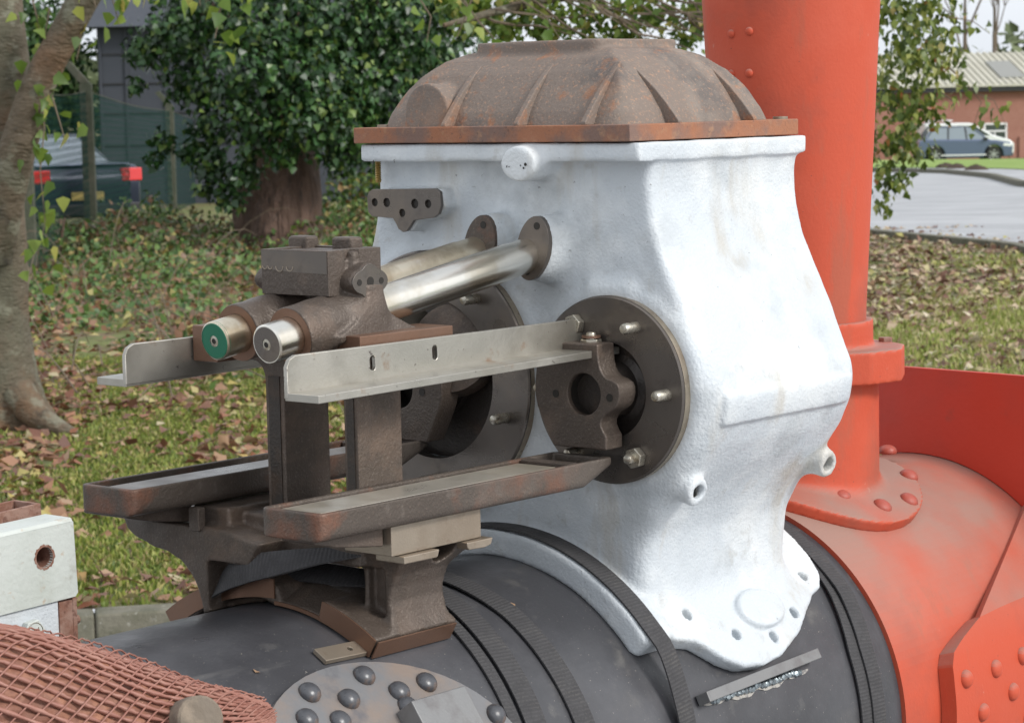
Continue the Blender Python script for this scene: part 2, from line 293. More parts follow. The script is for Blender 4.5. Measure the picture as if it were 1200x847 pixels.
def ribbon(name, pts, nrm, width, thick, m, par=None, twist=None, sub=1):
    """webbing: path pts, outward normals nrm, with a length-wise UV"""
    pts = [Vector(p) for p in pts]; nrm = [Vector(q).normalized() for q in nrm]
    n = len(pts); v = []; f = []; L = [0]
    for i in range(1, n): L.append(L[-1]+(pts[i]-pts[i-1]).length)
    for i in range(n):
        t = (pts[min(i+1, n-1)]-pts[max(i-1, 0)]).normalized(); b = t.cross(nrm[i]).normalized(); q = b.cross(t)
        for (a, c) in ((-.5, 0), (-.5, 1), (-.42, 1.25), (.42, 1.25), (.5, 1), (.5, 0)):
            v.append(pts[i]+b*a*width+q*c*thick)
    k = 6
    for i in range(n-1):
        for j in range(k):
            jj = (j+1) % k; f.append((i*k+j, i*k+jj, (i+1)*k+jj, (i+1)*k+j))
    f.append(tuple(range(k))); f.append(tuple(reversed(range((n-1)*k, n*k))))
    me = bpy.data.meshes.new(name); me.from_pydata([tuple(q) for q in v], [], f)
    bm = bmesh.new(); bm.from_mesh(me); bmesh.ops.recalc_face_normals(bm, faces=bm.faces); bm.to_mesh(me); bm.free()
    uv = me.uv_layers.new(name='UVMap')
    for lp in me.loops:
        i = lp.vertex_index//k; uv.data[lp.index].uv = (L[i], (lp.vertex_index % k)/6*width)
    smooth(me, 50)
    return link(name, me, m, par)

# ------------------------------------------------------------------ signed distance casting tools
def smin(a, b, k):
    h = np.clip(.5+.5*(b-a)/k, 0, 1); return b*(1-h)+a*h-k*h*(1-h)
def smax(a, b, k): return -smin(-a, -b, k)
def sbox(X, Y, Z, b, r=0.):
    c = [(b[i]+b[i+1])/2 for i in (0, 2, 4)]; h = [(b[i+1]-b[i])/2-r for i in (0, 2, 4)]
    qx = np.abs(X-c[0])-h[0]; qy = np.abs(Y-c[1])-h[1]; qz = np.abs(Z-c[2])-h[2]
    return np.sqrt(np.maximum(qx, 0)**2+np.maximum(qy, 0)**2+np.maximum(qz, 0)**2)+np.minimum(np.maximum(qx, np.maximum(qy, qz)), 0)-r
def scyl(X, Y, Z, p0, p1, r, rnd=.002):
    p0 = np.array(p0, float); p1 = np.array(p1, float); a = p1-p0; L = np.linalg.norm(a); a /= L
    dx, dy, dz = X-p0[0], Y-p0[1], Z-p0[2]; t = dx*a[0]+dy*a[1]+dz*a[2]
    rad = np.sqrt(np.maximum(dx*dx+dy*dy+dz*dz-t*t, 0))
    q1 = rad-r+rnd; q2 = np.abs(t-L/2)-L/2+rnd
    return np.minimum(np.maximum(q1, q2), 0)+np.sqrt(np.maximum(q1, 0)**2+np.maximum(q2, 0)**2)-rnd
def spoly(U, V, P):
    P = np.array(P, float); d = np.full(np.broadcast(U, V).shape, 1e9, np.float32); s = np.ones_like(d)
    n = len(P)
    for i in range(n):
        a = P[i]; b = P[i-1]; e = b-a; wx = U-a[0]; wy = V-a[1]
        t = np.clip((wx*e[0]+wy*e[1])/(e@e), 0, 1); d = np.minimum(d, (wx-e[0]*t)**2+(wy-e[1]*t)**2)
        c1 = V >= a[1]; c2 = V < b[1]; c3 = e[0]*wy > e[1]*wx
        s = np.where((c1 & c2 & c3) | (~c1 & ~c2 & ~c3), -s, s)
    return s*np.sqrt(d)
def extr(d2, t, lo, hi, k=0.):
    q = np.abs(t-(lo+hi)/2)-(hi-lo)/2
    return smax(d2, q, k) if k else np.maximum(d2, q)
def grid(b, h):
    ax = [np.arange(b[i], b[i+1]+h, h, dtype=np.float32) for i in (0, 2, 4)]
    return ax[0][:, None, None], ax[1][None, :, None], ax[2][None, None, :]
def snet(name, fn, b, h, m, par=None, ang=60):
    X, Y, Z = grid(b, h); d = fn(X, Y, Z); d = np.broadcast_to(d, (X.shape[0], Y.shape[1], Z.shape[2])).astype(np.float32).copy()
    d[0] = d[-1] = h; d[:, 0] = d[:, -1] = h; d[:, :, 0] = d[:, :, -1] = h
    nx, ny, nz = d.shape; ins = d < 0
    cnt = np.zeros((nx-1, ny-1, nz-1), np.int8)
    cs = [(i, j, k) for i in (0, 1) for j in (0, 1) for k in (0, 1)]
    for i, j, k in cs: cnt += ins[i:nx-1+i, j:ny-1+j, k:nz-1+k]
    act = np.argwhere((cnt > 0) & (cnt < 8))
    vi = np.full(cnt.shape, -1, np.int32); vi[act[:, 0], act[:, 1], act[:, 2]] = np.arange(len(act))
    val = {c: d[act[:, 0]+c[0], act[:, 1]+c[1], act[:, 2]+c[2]] for c in cs}
    acc = np.zeros((len(act), 3)); num = np.zeros(len(act))
    for a in cs:
        for ax in range(3):
            if a[ax] == 0:
                c = list(a); c[ax] = 1; c = tuple(c); va, vb = val[a], val[c]; mk = (va < 0) != (vb < 0)
                t = np.where(mk, va/np.where(mk, va-vb, 1), 0)
                p = np.tile(np.array(a, float), (len(act), 1)); p[:, ax] += t; acc += p*mk[:, None]; num += mk
    co_ = (act+acc/num[:, None])*h+np.array([b[0], b[2], b[4]])
    F = []
    for ax in range(3):
        o = [s for s in range(3) if s != ax]
        sl0 = [slice(None)]*3; sl1 = [slice(None)]*3; sl0[ax] = slice(0, -1); sl1[ax] = slice(1, None)
        for q in o: sl0[q] = slice(1, -1); sl1[q] = slice(1, -1)
        A = ins[tuple(sl0)]; B = ins[tuple(sl1)]; e = np.argwhere(A != B)
        dirn = A[e[:, 0], e[:, 1], e[:, 2]]
        e2 = e.copy()
        for q in o: e2[:, q] += 1
        def g(da, db):
            c = e2.copy(); c[:, o[0]] -= da; c[:, o[1]] -= db; return vi[c[:, 0], c[:, 1], c[:, 2]]
        q4 = np.stack([g(0, 0), g(1, 0), g(1, 1), g(0, 1)], 1)
        flip = dirn if ax != 1 else ~dirn
        q4[~flip] = q4[~flip][:, ::-1]; F.append(q4)
    F = np.concatenate(F)
    me = bpy.data.meshes.new(name); me.vertices.add(len(co_)); me.vertices.foreach_set('co', co_.astype(np.float32).ravel())
    me.loops.add(F.size); me.loops.foreach_set('vertex_index', F.astype(np.int32).ravel())
    me.polygons.add(len(F)); me.polygons.foreach_set('loop_start', np.arange(0, F.size, 4, dtype=np.int32)); me.update(calc_edges=True); me.validate()
    me.shade_smooth()
    return link(name, me, m, par)

# ------------------------------------------------------------------ leaves
LEAF = np.array([(0, 0, 0), (.36, .38, .10), (.0, .45, 0), (-.36, .38, .10), (.0, 1, -.10)])
LEAFF = np.array([(0, 1, 2), (0, 2, 3), (1, 4, 2), (3, 2, 4)])
IVYL = np.array([(0, 0, 0), (.46, .18, .06), (.30, .52, .05), (0, 1, -.12), (-.30, .52, .05), (-.46, .18, .06), (0, .35, 0)])
IVYF = np.array([(6, 0, 1), (6, 1, 2), (6, 2, 3), (6, 3, 4), (6, 4, 5), (6, 5, 0)])
def tri_mesh(name, V, F, m, par=None):
    me = bpy.data.meshes.new(name); me.vertices.add(len(V)); me.vertices.foreach_set('co', np.asarray(V, np.float32).ravel())
    me.loops.add(F.size); me.loops.foreach_set('vertex_index', F.astype(np.int32).ravel())
    me.polygons.add(len(F)); me.polygons.foreach_set('loop_start', np.arange(0, F.size, F.shape[1], dtype=np.int32)); me.update(calc_edges=True)
    return link(name, me, m, par)
def leaves(name, P, D, N, S, m, par=None, tpl=(LEAF, LEAFF)):
    """P points, D leaf direction, N leaf normal, S sizes"""
    T, TF = tpl; D = D/np.linalg.norm(D, axis=1)[:, None]; N = N-(N*D).sum(1)[:, None]*D; N /= np.linalg.norm(N, axis=1)[:, None]+1e-9; U = np.cross(D, N)
    w = rng.uniform(.75, 1.1, len(P)); cu = rng.uniform(-.5, 2.2, len(P))
    V = P[:, None, :]+S[:, None, None]*(T[None, :, 0, None]*w[:, None, None]*U[:, None, :]+T[None, :, 1, None]*D[:, None, :]+T[None, :, 2, None]*cu[:, None, None]*N[:, None, :])
    F = (TF[None]+(np.arange(len(P))*len(T))[:, None, None]).reshape(-1, 3)
    return tri_mesh(name, V.reshape(-1, 3), F, m, par)
def rv(n, s=1.): return rng.normal(0, s, (n, 3))
def clumps(cl, dens, hang=.6, size=(.05, .09), shell=.35):
    P = []; D = []; N = []
    for c, r in cl:
        n = int(dens*r*r*12.6); v = rv(n); v /= np.linalg.norm(v, axis=1)[:, None]
        rr = r*(1-shell*rng.random(n)**1.5)*(1+.20*np.sin(v[:, 0]*6+v[:, 2]*5+c[0]*3)+.16*np.sin(v[:, 1]*11+v[:, 2]*9+c[1]*5))
        P.append(np.array(c)+v*rr[:, None]*np.array([1, 1, .92])); N.append(v+rv(n, .45)+np.array([0, 0, .3])); D.append(rv(n, .5)+np.array([0, 0, -hang])+v*.2)
    P = np.concatenate(P); return P, np.concatenate(D), np.concatenate(N), rng.uniform(*size, len(P))
def px(x, y, t):
    """a point of the place seen at picture position x, y (1200 wide) and t metres deep"""
    return CAM+t*(fw+rt*(x-600)/2911-up*(y-423.5)/2911)
FD = np.array([.7594, .6506])
def gz(x, y):
    s = np.clip(x*FD[0]+y*FD[1], 28, 118); return -.9-.017*(s-28)
def gp(x, y): return np.array([x, y, float(gz(x, y))])

Z0, RB = -.0825, .2953           # boiler centre height and radius
def bp(x, deg, r=RB):
    a = R_(deg); return Vector((x, -r*math.sin(a), Z0+r*math.cos(a)))
def bn(deg): a = R_(deg); return Vector((0, -math.sin(a), math.cos(a)))
# ================================================================== ENGINE
def shared(name, src, par, loc, rot=None):
    o = bpy.data.objects.new(name, src.data); COL.objects.link(o); o.parent = par
    for md in src.modifiers:
        nm = o.modifiers.new(md.name, md.type)
        for a in ('width', 'segments', 'limit_method', 'angle_limit', 'harden_normals'):
            try: setattr(nm, a, getattr(md, a))
            except Exception: pass
    o.location = Vector(loc)-root_of(par)
    if rot is not None: o.rotation_euler = rot
    return o
_rv = {}
def rivet(name, r, h, m, par, loc, nrm, key):
    """domed rivet head, mesh shared between alike heads"""
    if key not in _rv:
        prof = [(r*math.cos(a), h*math.sin(a)) for a in np.linspace(0, PI/2*.97, 7)]
        mb = MB().lathe([(r*1.0, -.004)]+prof, n=16); me = bpy.data.meshes.new(name); me.from_pydata(mb.v, [], mb.f); me.materials.append(m); me.shade_smooth(); _rv[key] = me
    o = bpy.data.objects.new(name, _rv[key]); COL.objects.link(o); o.parent = par; o.location = Vector(loc)-root_of(par)
    o.rotation_euler = Vector(nrm).to_track_quat('Z', 'Y').to_euler(); o.scale = (1, 1, random.uniform(.85, 1.1))
    return o
HEX = [(math.cos(PI/3*i), math.sin(PI/3*i)) for i in range(6)]
def nut(name, r, h, m, par, loc, nrm, spin=0., stud=0.):
    q = Vector(nrm).to_track_quat('Z', 'Y').to_matrix().to_4x4(); T = Matrix.Translation(Vector(loc)) @ q @ Matrix.Rotation(spin, 4, 'Z')
    o = MB().prism([(x*r, y*r) for x, y in HEX], 0, h, 'xy', mat=T).build(name, m, par, .0012)
    if stud:
        MB().lathe([(r*.5, h), (r*.5, h+stud*.6), (r*.42, h+stud), (r*.2, h+stud*1.12)], loc, nrm, 16).build('stud', m, o, 0)
    return o

# ---- boiler
boiler = thing('boiler_barrel', 'dark grey painted boiler barrel lying under the pale cylinder block', 'boiler', (0, 0, Z0-RB))
def shellsurf(name, x0, x1, r, a0, a1, m, par, nx=2, na=96):
    v = []; f = []
    for i in range(nx+1):
        for j in range(na+1): v.append(bp(x0+(x1-x0)*i/nx, a0+(a1-a0)*j/na, r))
    for i in range(nx):
        for j in range(na): f.append((i*(na+1)+j, i*(na+1)+j+1, (i+1)*(na+1)+j+1, (i+1)*(na+1)+j))
    me = bpy.data.meshes.new(name); me.from_pydata([tuple(q) for q in v], [], f); me.shade_smooth(); return link(name, me, m, par)
MB().lathe([(RB, -1.9), (RB, .53)], (0, 0, Z0), (1, 0, 0), 160).build('shell', M_boiler, boiler)
def patch(name, x0, s0, rad, lo, hi, m, par, n=64, rx=None, Rr=None, extra=None):
    """a rounded plate curved to the boiler, lo..hi outside its radius; s is arc length from the crown"""
    Rr = Rr or RB; v = []; f = []; rx = rx or rad
    rings = [0, .35, .7, 1]
    for lay in (hi, lo):
        for k in rings[1:]:
            for i in range(n):
                a = 2*PI*i/n; kk = k*(.985 if (lay == hi and k == 1) else 1); x = x0+rx*kk*math.cos(a); s = s0+rad*kk*math.sin(a)
                v.append(bp(x, math.degrees(s/Rr), Rr+lay))
    v.append(bp(x0, math.degrees(s0/Rr), Rr+hi)); c = len(v)-1
    for i in range(n):
        j = (i+1) % n; f.append((c, i, j))
        for k in range(2): f.append((k*n+i, (k+1)*n+i, (k+1)*n+j, k*n+j))
        f.append((2*n+i, 5*n+i, 5*n+j, 2*n+j))
    me = bpy.data.meshes.new(name); me.from_pydata([tuple(q) for q in v], [], f)
    bm = bmesh.new(); bm.from_mesh(me); bmesh.ops.recalc_face_normals(bm, faces=bm.faces); bm.to_mesh(me); bm.free(); smooth(me, 40)
    return link(name, me, m, par)
pad = patch('riveted_plate', -.47, .39, .228, -.004, .009, M_pad, boiler)
for x, y in [(363, 811), (427, 791), (409, 819), (500, 799), (468, 810), (360, 842), (543, 830), (581, 837)]:
    d = fw+rt*(x-600)/2911-up*(y-423.5)/2911; r = RB+.009; oz = CAM[2]-Z0
    A = d[1]**2+d[2]**2; B = 2*(CAM[1]*d[1]+oz*d[2]); Cc = CAM[1]**2+oz**2-r*r; t = (-B-math.sqrt(B*B-4*A*Cc))/2/A; P = Vector(CAM+d*t)
    rivet('rivet', .0135, .010, M_rivet, pad, P, (0, P.y, P.z-Z0), 'dark')
for k in range(7):
    a = 2.6+k*.62; rivet('rivet', .0135, .010, M_rivet, pad, bp(-.47+.17*math.cos(a), math.degrees((.40+.17*math.sin(a))/RB), RB+.009), bn(math.degrees((.40+.17*math.sin(a))/RB)), 'dark')
def tang(x, deg, r=RB):  # frame on the boiler: local x along the barrel, y round it, z outward
    n_ = bn(deg); t = Vector((0, -math.cos(R_(deg)), -math.sin(R_(deg)))); p = bp(x, deg, r)
    return Matrix(((1, t.x, n_.x, p.x), (0, t.y, n_.y, p.y), (0, t.z, n_.z, p.z), (0, 0, 0, 1)))
T = tang(-.385, 54, RB+.006)
MB().box(-.045, .045, -.035, .05, 0, .030, T).build('square_block', M_greybar, boiler, .0015)
T = tang(.205, 64.4, RB) @ Matrix.Rotation(R_(-2), 4, 'Z')
MB().box(-.130, .130, -.007, .007, .002, .022, T).build('welded_bar', M_greybar, boiler, .0012)
w = MB()
for i in range(26):
    x = -.10+i*.0078; T2 = tang(.205+x, 66.3+random.uniform(-.25, .3), RB+.001)
    w.lathe([(.0015, 0), (.0052, .0016), (.0035, .0055), (.0008, .0062)], T2.to_translation(), T2.to_3x3() @ Vector((random.uniform(-.5, .5), random.uniform(-.5, .5), 1)), 8)
wo_ = w.build('weld_bead', M_weld, boiler)
mb = MB(); n = 40
for i in range(n+1):
    x = .085+.24*i/n; a = 66.2; wdt = max(.1, (1.7+.5*math.sin(i*.55)+.3*math.sin(i*1.15+1))*math.sin(PI*(i+.5)/(n+1))**.5)
    mb.v += [tuple(bp(x, a, RB+.0012)), tuple(bp(x, a+wdt, RB+.0012))]
mb.f = [(2*i, 2*i+1, 2*i+3, 2*i+2) for i in range(n)]
mb.build('ground_patch', M_chip, boiler)

brass = MB(); T = tang(-.43, 28.0, RB+.001) @ Matrix.Rotation(R_(3), 4, 'Z')
MB().prism([(-.034, -.0115), (.060, -.0115), (.060, .0115), (-.034, .0115)], 0, .006, 'xy', [circ(.012, 0, .0035, 12)], T).build('metal_shim', M_cream, None, .0008)
o = bpy.data.objects['metal_shim']; base_origin(o); tag(o, 'small flat drilled metal strip poking out under the foot of the brown bracket', 'strip')

# ---- smokebox, its plates
RS = .302
smoke = thing('smokebox', 'red oxide smokebox drum behind the cylinder block', 'smokebox', (.78, 0, Z0-RS))
MB().lathe([(RB+.001, .523), (RS, .5235), (RS+.0004, .53), (RS, 1.055)], (0, 0, Z0), (1, 0, 0), 160).build('drum', M_red, smoke, 0, 40)
# flanged side plate (riveted skirt + gusset)
side = thing('side_plate', 'bright red side plate with a riveted flange at the right picture edge', 'plate', (.9, -.31, -.1))
def fold(x): return float(np.interp(x, [.725, .79, .861, 1.0, 1.25], [67.7, 66.9, 66.4, 65.6, 64.5]))
def edge_x(deg):  # left boundary of the riveted skirt at an angle
    return float(np.interp(deg, [67.6, 68.3, 69.6, 71.5, 73.8, 77, 82, 92, 125], [.725, .712, .690, .660, .632, .620, .617, .617, .617]))
rows = np.r_[np.linspace(67.6, 78, 16), np.linspace(80, 125, 20)]
v = []; f = []; nc = 24
for lay in (RS+.026, RS+.001):
    for a in rows:
        for c in range(nc+1):
            x = edge_x(a)+(1.25-edge_x(a))*(c/nc)**1.4; v.append(tuple(bp(x, a+(fold(x)-67.6)*max(0, 1-(a-67.6)/12), lay)))
K = len(rows)*(nc+1)
for i in range(len(rows)-1):
    for c in range(nc):
        q = i*(nc+1)+c; f += [(q, q+1, q+nc+2, q+nc+1), (K+q, K+q+nc+1, K+q+nc+2, K+q+1)]
    q = i*(nc+1); f.append((q, q+nc+1, K+q+nc+1, K+q))
for c in range(nc): f.append((c, K+c, K+c+1, c+1))
me = bpy.data.meshes.new('skirt'); me.from_pydata(v, [], f); bm = bmesh.new(); bm.from_mesh(me); bmesh.ops.recalc_face_normals(bm, faces=bm.faces); bm.to_mesh(me); bm.free(); smooth(me, 50)
skirt = link('skirt', me, M_red, side)
A = bp(.725, 67.6, RS+.026); B = bp(1.043, 40.5, RS+.014); nn = 14
bot = [bp(.725+.5*i/nn, fold(.725+.5*i/nn), RS+.026) for i in range(nn+1)]; top = [A+(B-A)*(i/nn)*1.9 for i in range(nn+1)]
mb = MB(); m2 = 8; v = []
Nn = (top[-1]-A).cross(bot[-1]-A).normalized(); Nn = -Nn if Nn.y > 0 else Nn
for k in range(2):
    for i in range(nn+1):
        for j in range(m2+1): t_ = j/m2; v.append(tuple(bot[i].lerp(top[i], t_)-Nn*(.016*k)))
f = []; K = (nn+1)*(m2+1)
for i in range(nn):
    for j in range(m2):
        q = i*(m2+1)+j; f += [(q, q+1, q+m2+2, q+m2+1), (K+q, K+q+m2+1, K+q+m2+2, K+q+1)]
    q = i*(m2+1)+m2; f.append((q, q+m2+1, K+q+m2+1, K+q))
mb.add(v, f).build('gusset', M_red, side, 0, 50)
for X, Y in [(1132, 795), (1167, 783), (1187, 810), (1152, 834), (1198, 768), (1172, 858), (1205, 838), (1222, 792)]:
    d = fw+rt*(X-600)/2911-up*(Y-423.5)/2911; r = RS+.026; oz = CAM[2]-Z0
    a_ = d[1]**2+d[2]**2; b_ = 2*(CAM[1]*d[1]+oz*d[2]); c_ = CAM[1]**2+oz**2-r*r; dd = b_*b_-4*a_*c_
    if dd < 0: continue
    t = (-b_-math.sqrt(dd))/2/a_; P = Vector(CAM+d*t); rivet('rivet', .0135, .009, M_red, skirt, P, (0, P.y, P.z-Z0), 'red')
# tall cross plate behind the smokebox
bpz = thing('cross_plate', 'tall smooth red plate standing across behind the smokebox', 'plate', (1.05, 0, -.3))
poly = [(.42, .05), (.42, .362), (.06, .361), (-.20, .3575), (-.62, .352), (-.62, .05)]
hole = [(-(RS+.001)*math.sin(R_(a)), Z0+(RS+.001)*math.cos(R_(a))) for a in np.linspace(-64, 64, 40)]
MB().prism(poly[:1]+poly[1:5]+[(-.62, .05)]+hole[::-1], 1.045, 1.056, 'yz').build('panel', M_reddeep, bpz, .0012)

# ---- chimney and its cast base
chim = thing('chimney', 'tall tapered red chimney with two rows of rivets', 'chimney', (.70, 0, .43))
MB().lathe([(.1075, .445), (.109, .49), (.132, .94), (.1345, 1.0), (.142, 1.16), (.137, 1.161), (.128, 1.0), (.103, .49), (.10, .445)], (.70, 0, 0), (0, 0, 1), 96, cap=False).build('flue_pipe', M_red, chim)
for X, Y in [(857, 40), (878, 37), (857, 87), (878, 86), (856, -6), (877, -9)]:
    d = fw+rt*(X-600)/2911-up*(Y-423.5)/2911
    z = .885
    for _ in range(8):
        r = .109+(z-.49)*.0511; ox = CAM[0]-.70; oy = CAM[1]; a_ = d[0]**2+d[1]**2; b_ = 2*(ox*d[0]+oy*d[1]); c_ = ox*ox+oy*oy-r*r; t = (-b_-math.sqrt(b_*b_-4*a_*c_))/2/a_; z = CAM[2]+t*d[2]
    P = Vector(CAM+d*t); rivet('rivet', .0065, .005, M_red, chim, P, (P.x-.70, P.y, 0), 'small')
base = thing('flanged_saddle', 'cast red saddle with round flange and rivets carrying the chimney on the smokebox', 'casting', (.70, 0, .2))
def f_base(X, Y, Z):
    rr = np.sqrt(Y*Y+(Z-Z0)**2); s = RS*np.arctan2(-Y, Z-Z0); q = np.sqrt((X-.70)**2+s*s)
    fl = np.maximum(q-.19, np.abs(rr-(RS+.008))-.0105)
    rad = np.sqrt((X-.70)**2+Y*Y); nk = np.maximum(rad-.1265-np.maximum(0, .24-Z)**2*3, np.maximum(Z-.40, .15-Z))
    a = smin(fl, nk, .016)
    col = np.maximum(rad-.136, np.maximum(Z-.424, .379-Z))
    ea = spoly(X, Y, [(.74, -.150), (.80, -.118), (.83, -.06), (.84, .02), (.80, .10), (.70, .13), (.6, .1), (.62, -.1), (.68, -.14)])-.010
    col = np.minimum(col, np.maximum(ea, np.maximum(Z-.424, .379-Z)))-.002
    a = smin(a, col, .008)
    so_ = np.maximum(rad-.1185, np.maximum(Z-.466, .40-Z)); a = smin(a, so_, .01)
    wing = np.maximum(np.abs(X*.65+Y*.76-.545)-.006, np.maximum(np.abs(X*.76-Y*.65-.595)-.055, np.maximum(Z-.474, .40-Z)))-.002
    a = smin(a, wing, .006)
    return np.maximum(a, np.maximum(rad-.106, -(Z-.05))*-1 if False else (RS-.002-rr))
snet('casting', f_base, (.49, .91, -.21, .21, .12, .49), .0038, M_red, base)
for X, Y in [(986, 580), (1034, 593), (1065, 586), (1065, 558), (1040, 528)]:
    d = fw+rt*(X-600)/2911-up*(Y-423.5)/2911; r = RS+.017; oz = CAM[2]-Z0
    a_ = d[1]**2+d[2]**2; b_ = 2*(CAM[1]*d[1]+oz*d[2]); c_ = CAM[1]**2+oz**2-r*r; t = (-b_-math.sqrt(b_*b_-4*a_*c_))/2/a_; P = Vector(CAM+d*t)
    rivet('rivet', .0150, .0095, M_redriv, base, P, (0, P.y, P.z-Z0), 'base')
nut('bolt_head', .011, .008, M_rust, base, (.822, -.085, .4245), (0, 0, 1), .3)

# ---- cylinder block
HW = [(.0, .214), (.185, .214), (.21, .215), (.23, .2175), (.25, .222), (.28, .2385), (.31, .261), (.34, .287), (.37, .306), (.40, .3165), (.43, .3215), (.455, .3195), (.476, .313), (.50, .304), (.52, .295), (.54, .2855), (.555, .2775), (.58, .264), (.60, .2535), (.62, .2455), (.645, .2385), (.68, .2325), (.70, .2325), (.715, .2345), (.73, .240), (.745, .243)]
blk = thing('cylinder_block', 'big pale blue grey primed cylinder block casting sitting on the boiler', 'cylinder block', (.2, 0, .17))
NC = Vector((.02, -.1775, .4386)); FC = Vector((.02, .1212, .4371)); NR, FR = .1188, .1705
Sx = [(.0, 40), (.03, 46.5), (.065, 50.3), (.10, 52.2), (.138, 58.5), (.17, 61.4), (.21, 62.4), (.251, 61.4), (.307, 57.8), (.348, 53.4), (.384, 49.2), (.41, 48), (.425, 45), (.438, 38), (.448, 28), (.452, 0)]
HOLES = [(.114, 45.4), (.182, 53.5), (.253, 56.6), (.321, 52.4), (.39, 43.8)]
_z = np.linspace(-.1, .9, 1001); _h = np.interp(_z, [q[0] for q in HW], [q[1] for q in HW]); _g = np.exp(-np.linspace(-2.2, 2.2, 33)**2); _h = np.convolve(np.pad(_h, 16, 'edge'), _g/_g.sum(), 'valid')
def f_block(X, Y, Z):
    hw = (np.interp(Z, _z, _h)+.0080*np.exp(-((Z-.425)/.055)**2)).astype(np.float32)
    d2 = (np.abs(Y)-hw)*.94
    body = smax(d2, np.abs(X-.204)-.164, .013+.016*np.clip((.60-Z)/.14, 0, 1))
    body = np.maximum(body, Z-.745)
    # raised belt on the flank
    belt = smax(smax(body-.0055, np.abs(Z-.419-.004*(X-.2))-.0205, .0025), np.maximum(.058-X, X-.345), .008); body = np.minimum(body, belt)
    rr = np.sqrt(Y*Y+(Z-Z0)**2); th = np.abs(np.arctan2(-Y, Z-Z0)); s = th*(RB+.013)
    Sv = np.interp(X, [q[0] for q in Sx], [R_(q[1])*(RB+.013) for q in Sx]).astype(np.float32)
    g = np.gradient(Sv[:, 0, 0], float(X[1, 0, 0]-X[0, 0, 0]))[:, None, None]
    fl = np.maximum((s-Sv)/np.sqrt(1+g*g), .024-X)
    fl = smax(fl, np.abs(rr-(RB+.012))-.0125, .005)
    body = smin(body, fl, .020)
    # pad boss on the flank flange
    ps = RB*R_(49.2); pb = (np.sqrt(((X-.252)/.047)**2+((th*RB-ps)/.0265)**2)-1)*.03; pb = smax(pb, rr-(RB+.034), .004); pb = np.maximum(pb, RB-rr)
    body = smin(body, pb, .005)
    lip = smax(smax(th*(RB+.02)-R_(50.5)*(RB+.02), np.abs(X-.030)-.032, .020), np.abs(rr-(RB+.015))-.019, .008)
    body = smin(body, lip, .008)
    # cylinder bosses on the front wall
    for c, r in ((NC, NR+.010), (FC, FR+.010)):
        body = smin(body, scyl(X, Y, Z, (.037, c.y, c.z), (.15, c.y, c.z), r, .006), .018)
    body = smin(body, sbox(X, Y, Z, (.032, .08, -.215, -.13, .49, .578), .015), .012)
    # top rim
    body = smin(body, sbox(X, Y, Z, (.005, .372, -.244, .229, .7255, .7485), .002), .004)
    # round knob under the rim
    kn = (np.sqrt(((Y+.066)/.0285)**2+((Z-.7235)/.0225)**2)-1)*.022; kn = smax(kn, np.abs(X-.018)-.034, .006); body = smin(body, kn, .010)
    # rod bosses (ovals) and lubricator pad
    for yc in (-.0765, .0135):
        u = (Y-yc)*.96+(Z-.616)*.28; v = (Z-.616)*.96-(Y-yc)*.28
        fl_ = 1+np.clip(X-.004, 0, .05)*7; ov = (np.sqrt(((u+np.clip(X-.004, 0, .05)*.25)/(.0262*fl_))**2+(v/(.0425*(fl_*.5+.5)))**2)-1)*.028; ov = smax(ov, np.abs(X-.038)-.034, .002); body = smin(body, ov, .009)
    lp = spoly(Y, Z, [(.204, .684), (.094, .686), (.087, .668), (.102, .655), (.134, .650), (.148, .636), (.162, .648), (.204, .655), (.210, .668)])-.004
    lp = extr(lp, X, .012, .06, .003); body = smin(body, lp, .007)
    # plug bosses on the flank
    for (x, y, z, L) in ((.066, -.262, .318, .024), (.364, -.25, .316, .034)):
        body = smin(body, scyl(X, Y, Z, (x, y+.05, z+.012), (x-.004, y-L, z-.006), .0185, .003), .014)
        body = np.maximum(body, -scyl(X, Y, Z, (x, y+.012, z), (x-.004, y-L-.02, z-.0085), .0098, .001))
    for c, r in ((NC, .0615), (FC, .108)): body = np.maximum(body, -scyl(X, Y, Z, (.0, c.y, c.z), (.085, c.y, c.z), r, .003))
    body = np.maximum(body, RB-.001-rr)
    wob = .0005*np.sin(X*61+Z*23)*np.sin(Z*47+Y*31+1.)+.0003*np.sin(X*140+Y*90)*np.sin(Z*120+.5)
    body = body+wob
    for x, a in HOLES:
        dd = np.sqrt((X-x)**2+((th-R_(a))*(RB+.02))**2)-.0078; body = np.where(rr > RB+.010, np.maximum(body, -dd), body)
    return body
snet('casting', f_block, (-.04, .465, -.365, .365, .03, .765), .0037, M_primer, blk)
for x, a in HOLES:
    p = bp(x, a, RB+.009); MB().lathe([(.0076, 0), (.0076, .0012)], p, bn(a), 16).build('hole_bottom', M_boiler, blk)
for (x, y, z) in ((.064, -.262, .316), (.364, -.25, .314)):
    o = MB().lathe([(.0093, .0), (.0093, .022), (.0075, .022), (.0075, .002)], (x, y+.006, z-.001), (-.10, -1, -.20), 16, cap=False).build('threaded_socket', M_thread, blk)
def chip(x0, y0, z0, nrm, r, m, par, k=3):
    n_ = Vector(nrm).normalized(); u = n_.orthogonal().normalized(); w = n_.cross(u); mb = MB()
    for _ in range(k):
        c = Vector((x0, y0, z0))+u*random.uniform(-r, r)+w*random.uniform(-r, r); rr_ = r*random.uniform(.25, .6); q = [c+(u*math.cos(a)+w*math.sin(a))*rr_*random.uniform(.5, 1.1)+n_*.0007 for a in np.linspace(0, 2*PI, 9, endpoint=False)]
        mb.add(q, [tuple(range(9))])
    return mb.build('paint_chip', m, par, fix=False)
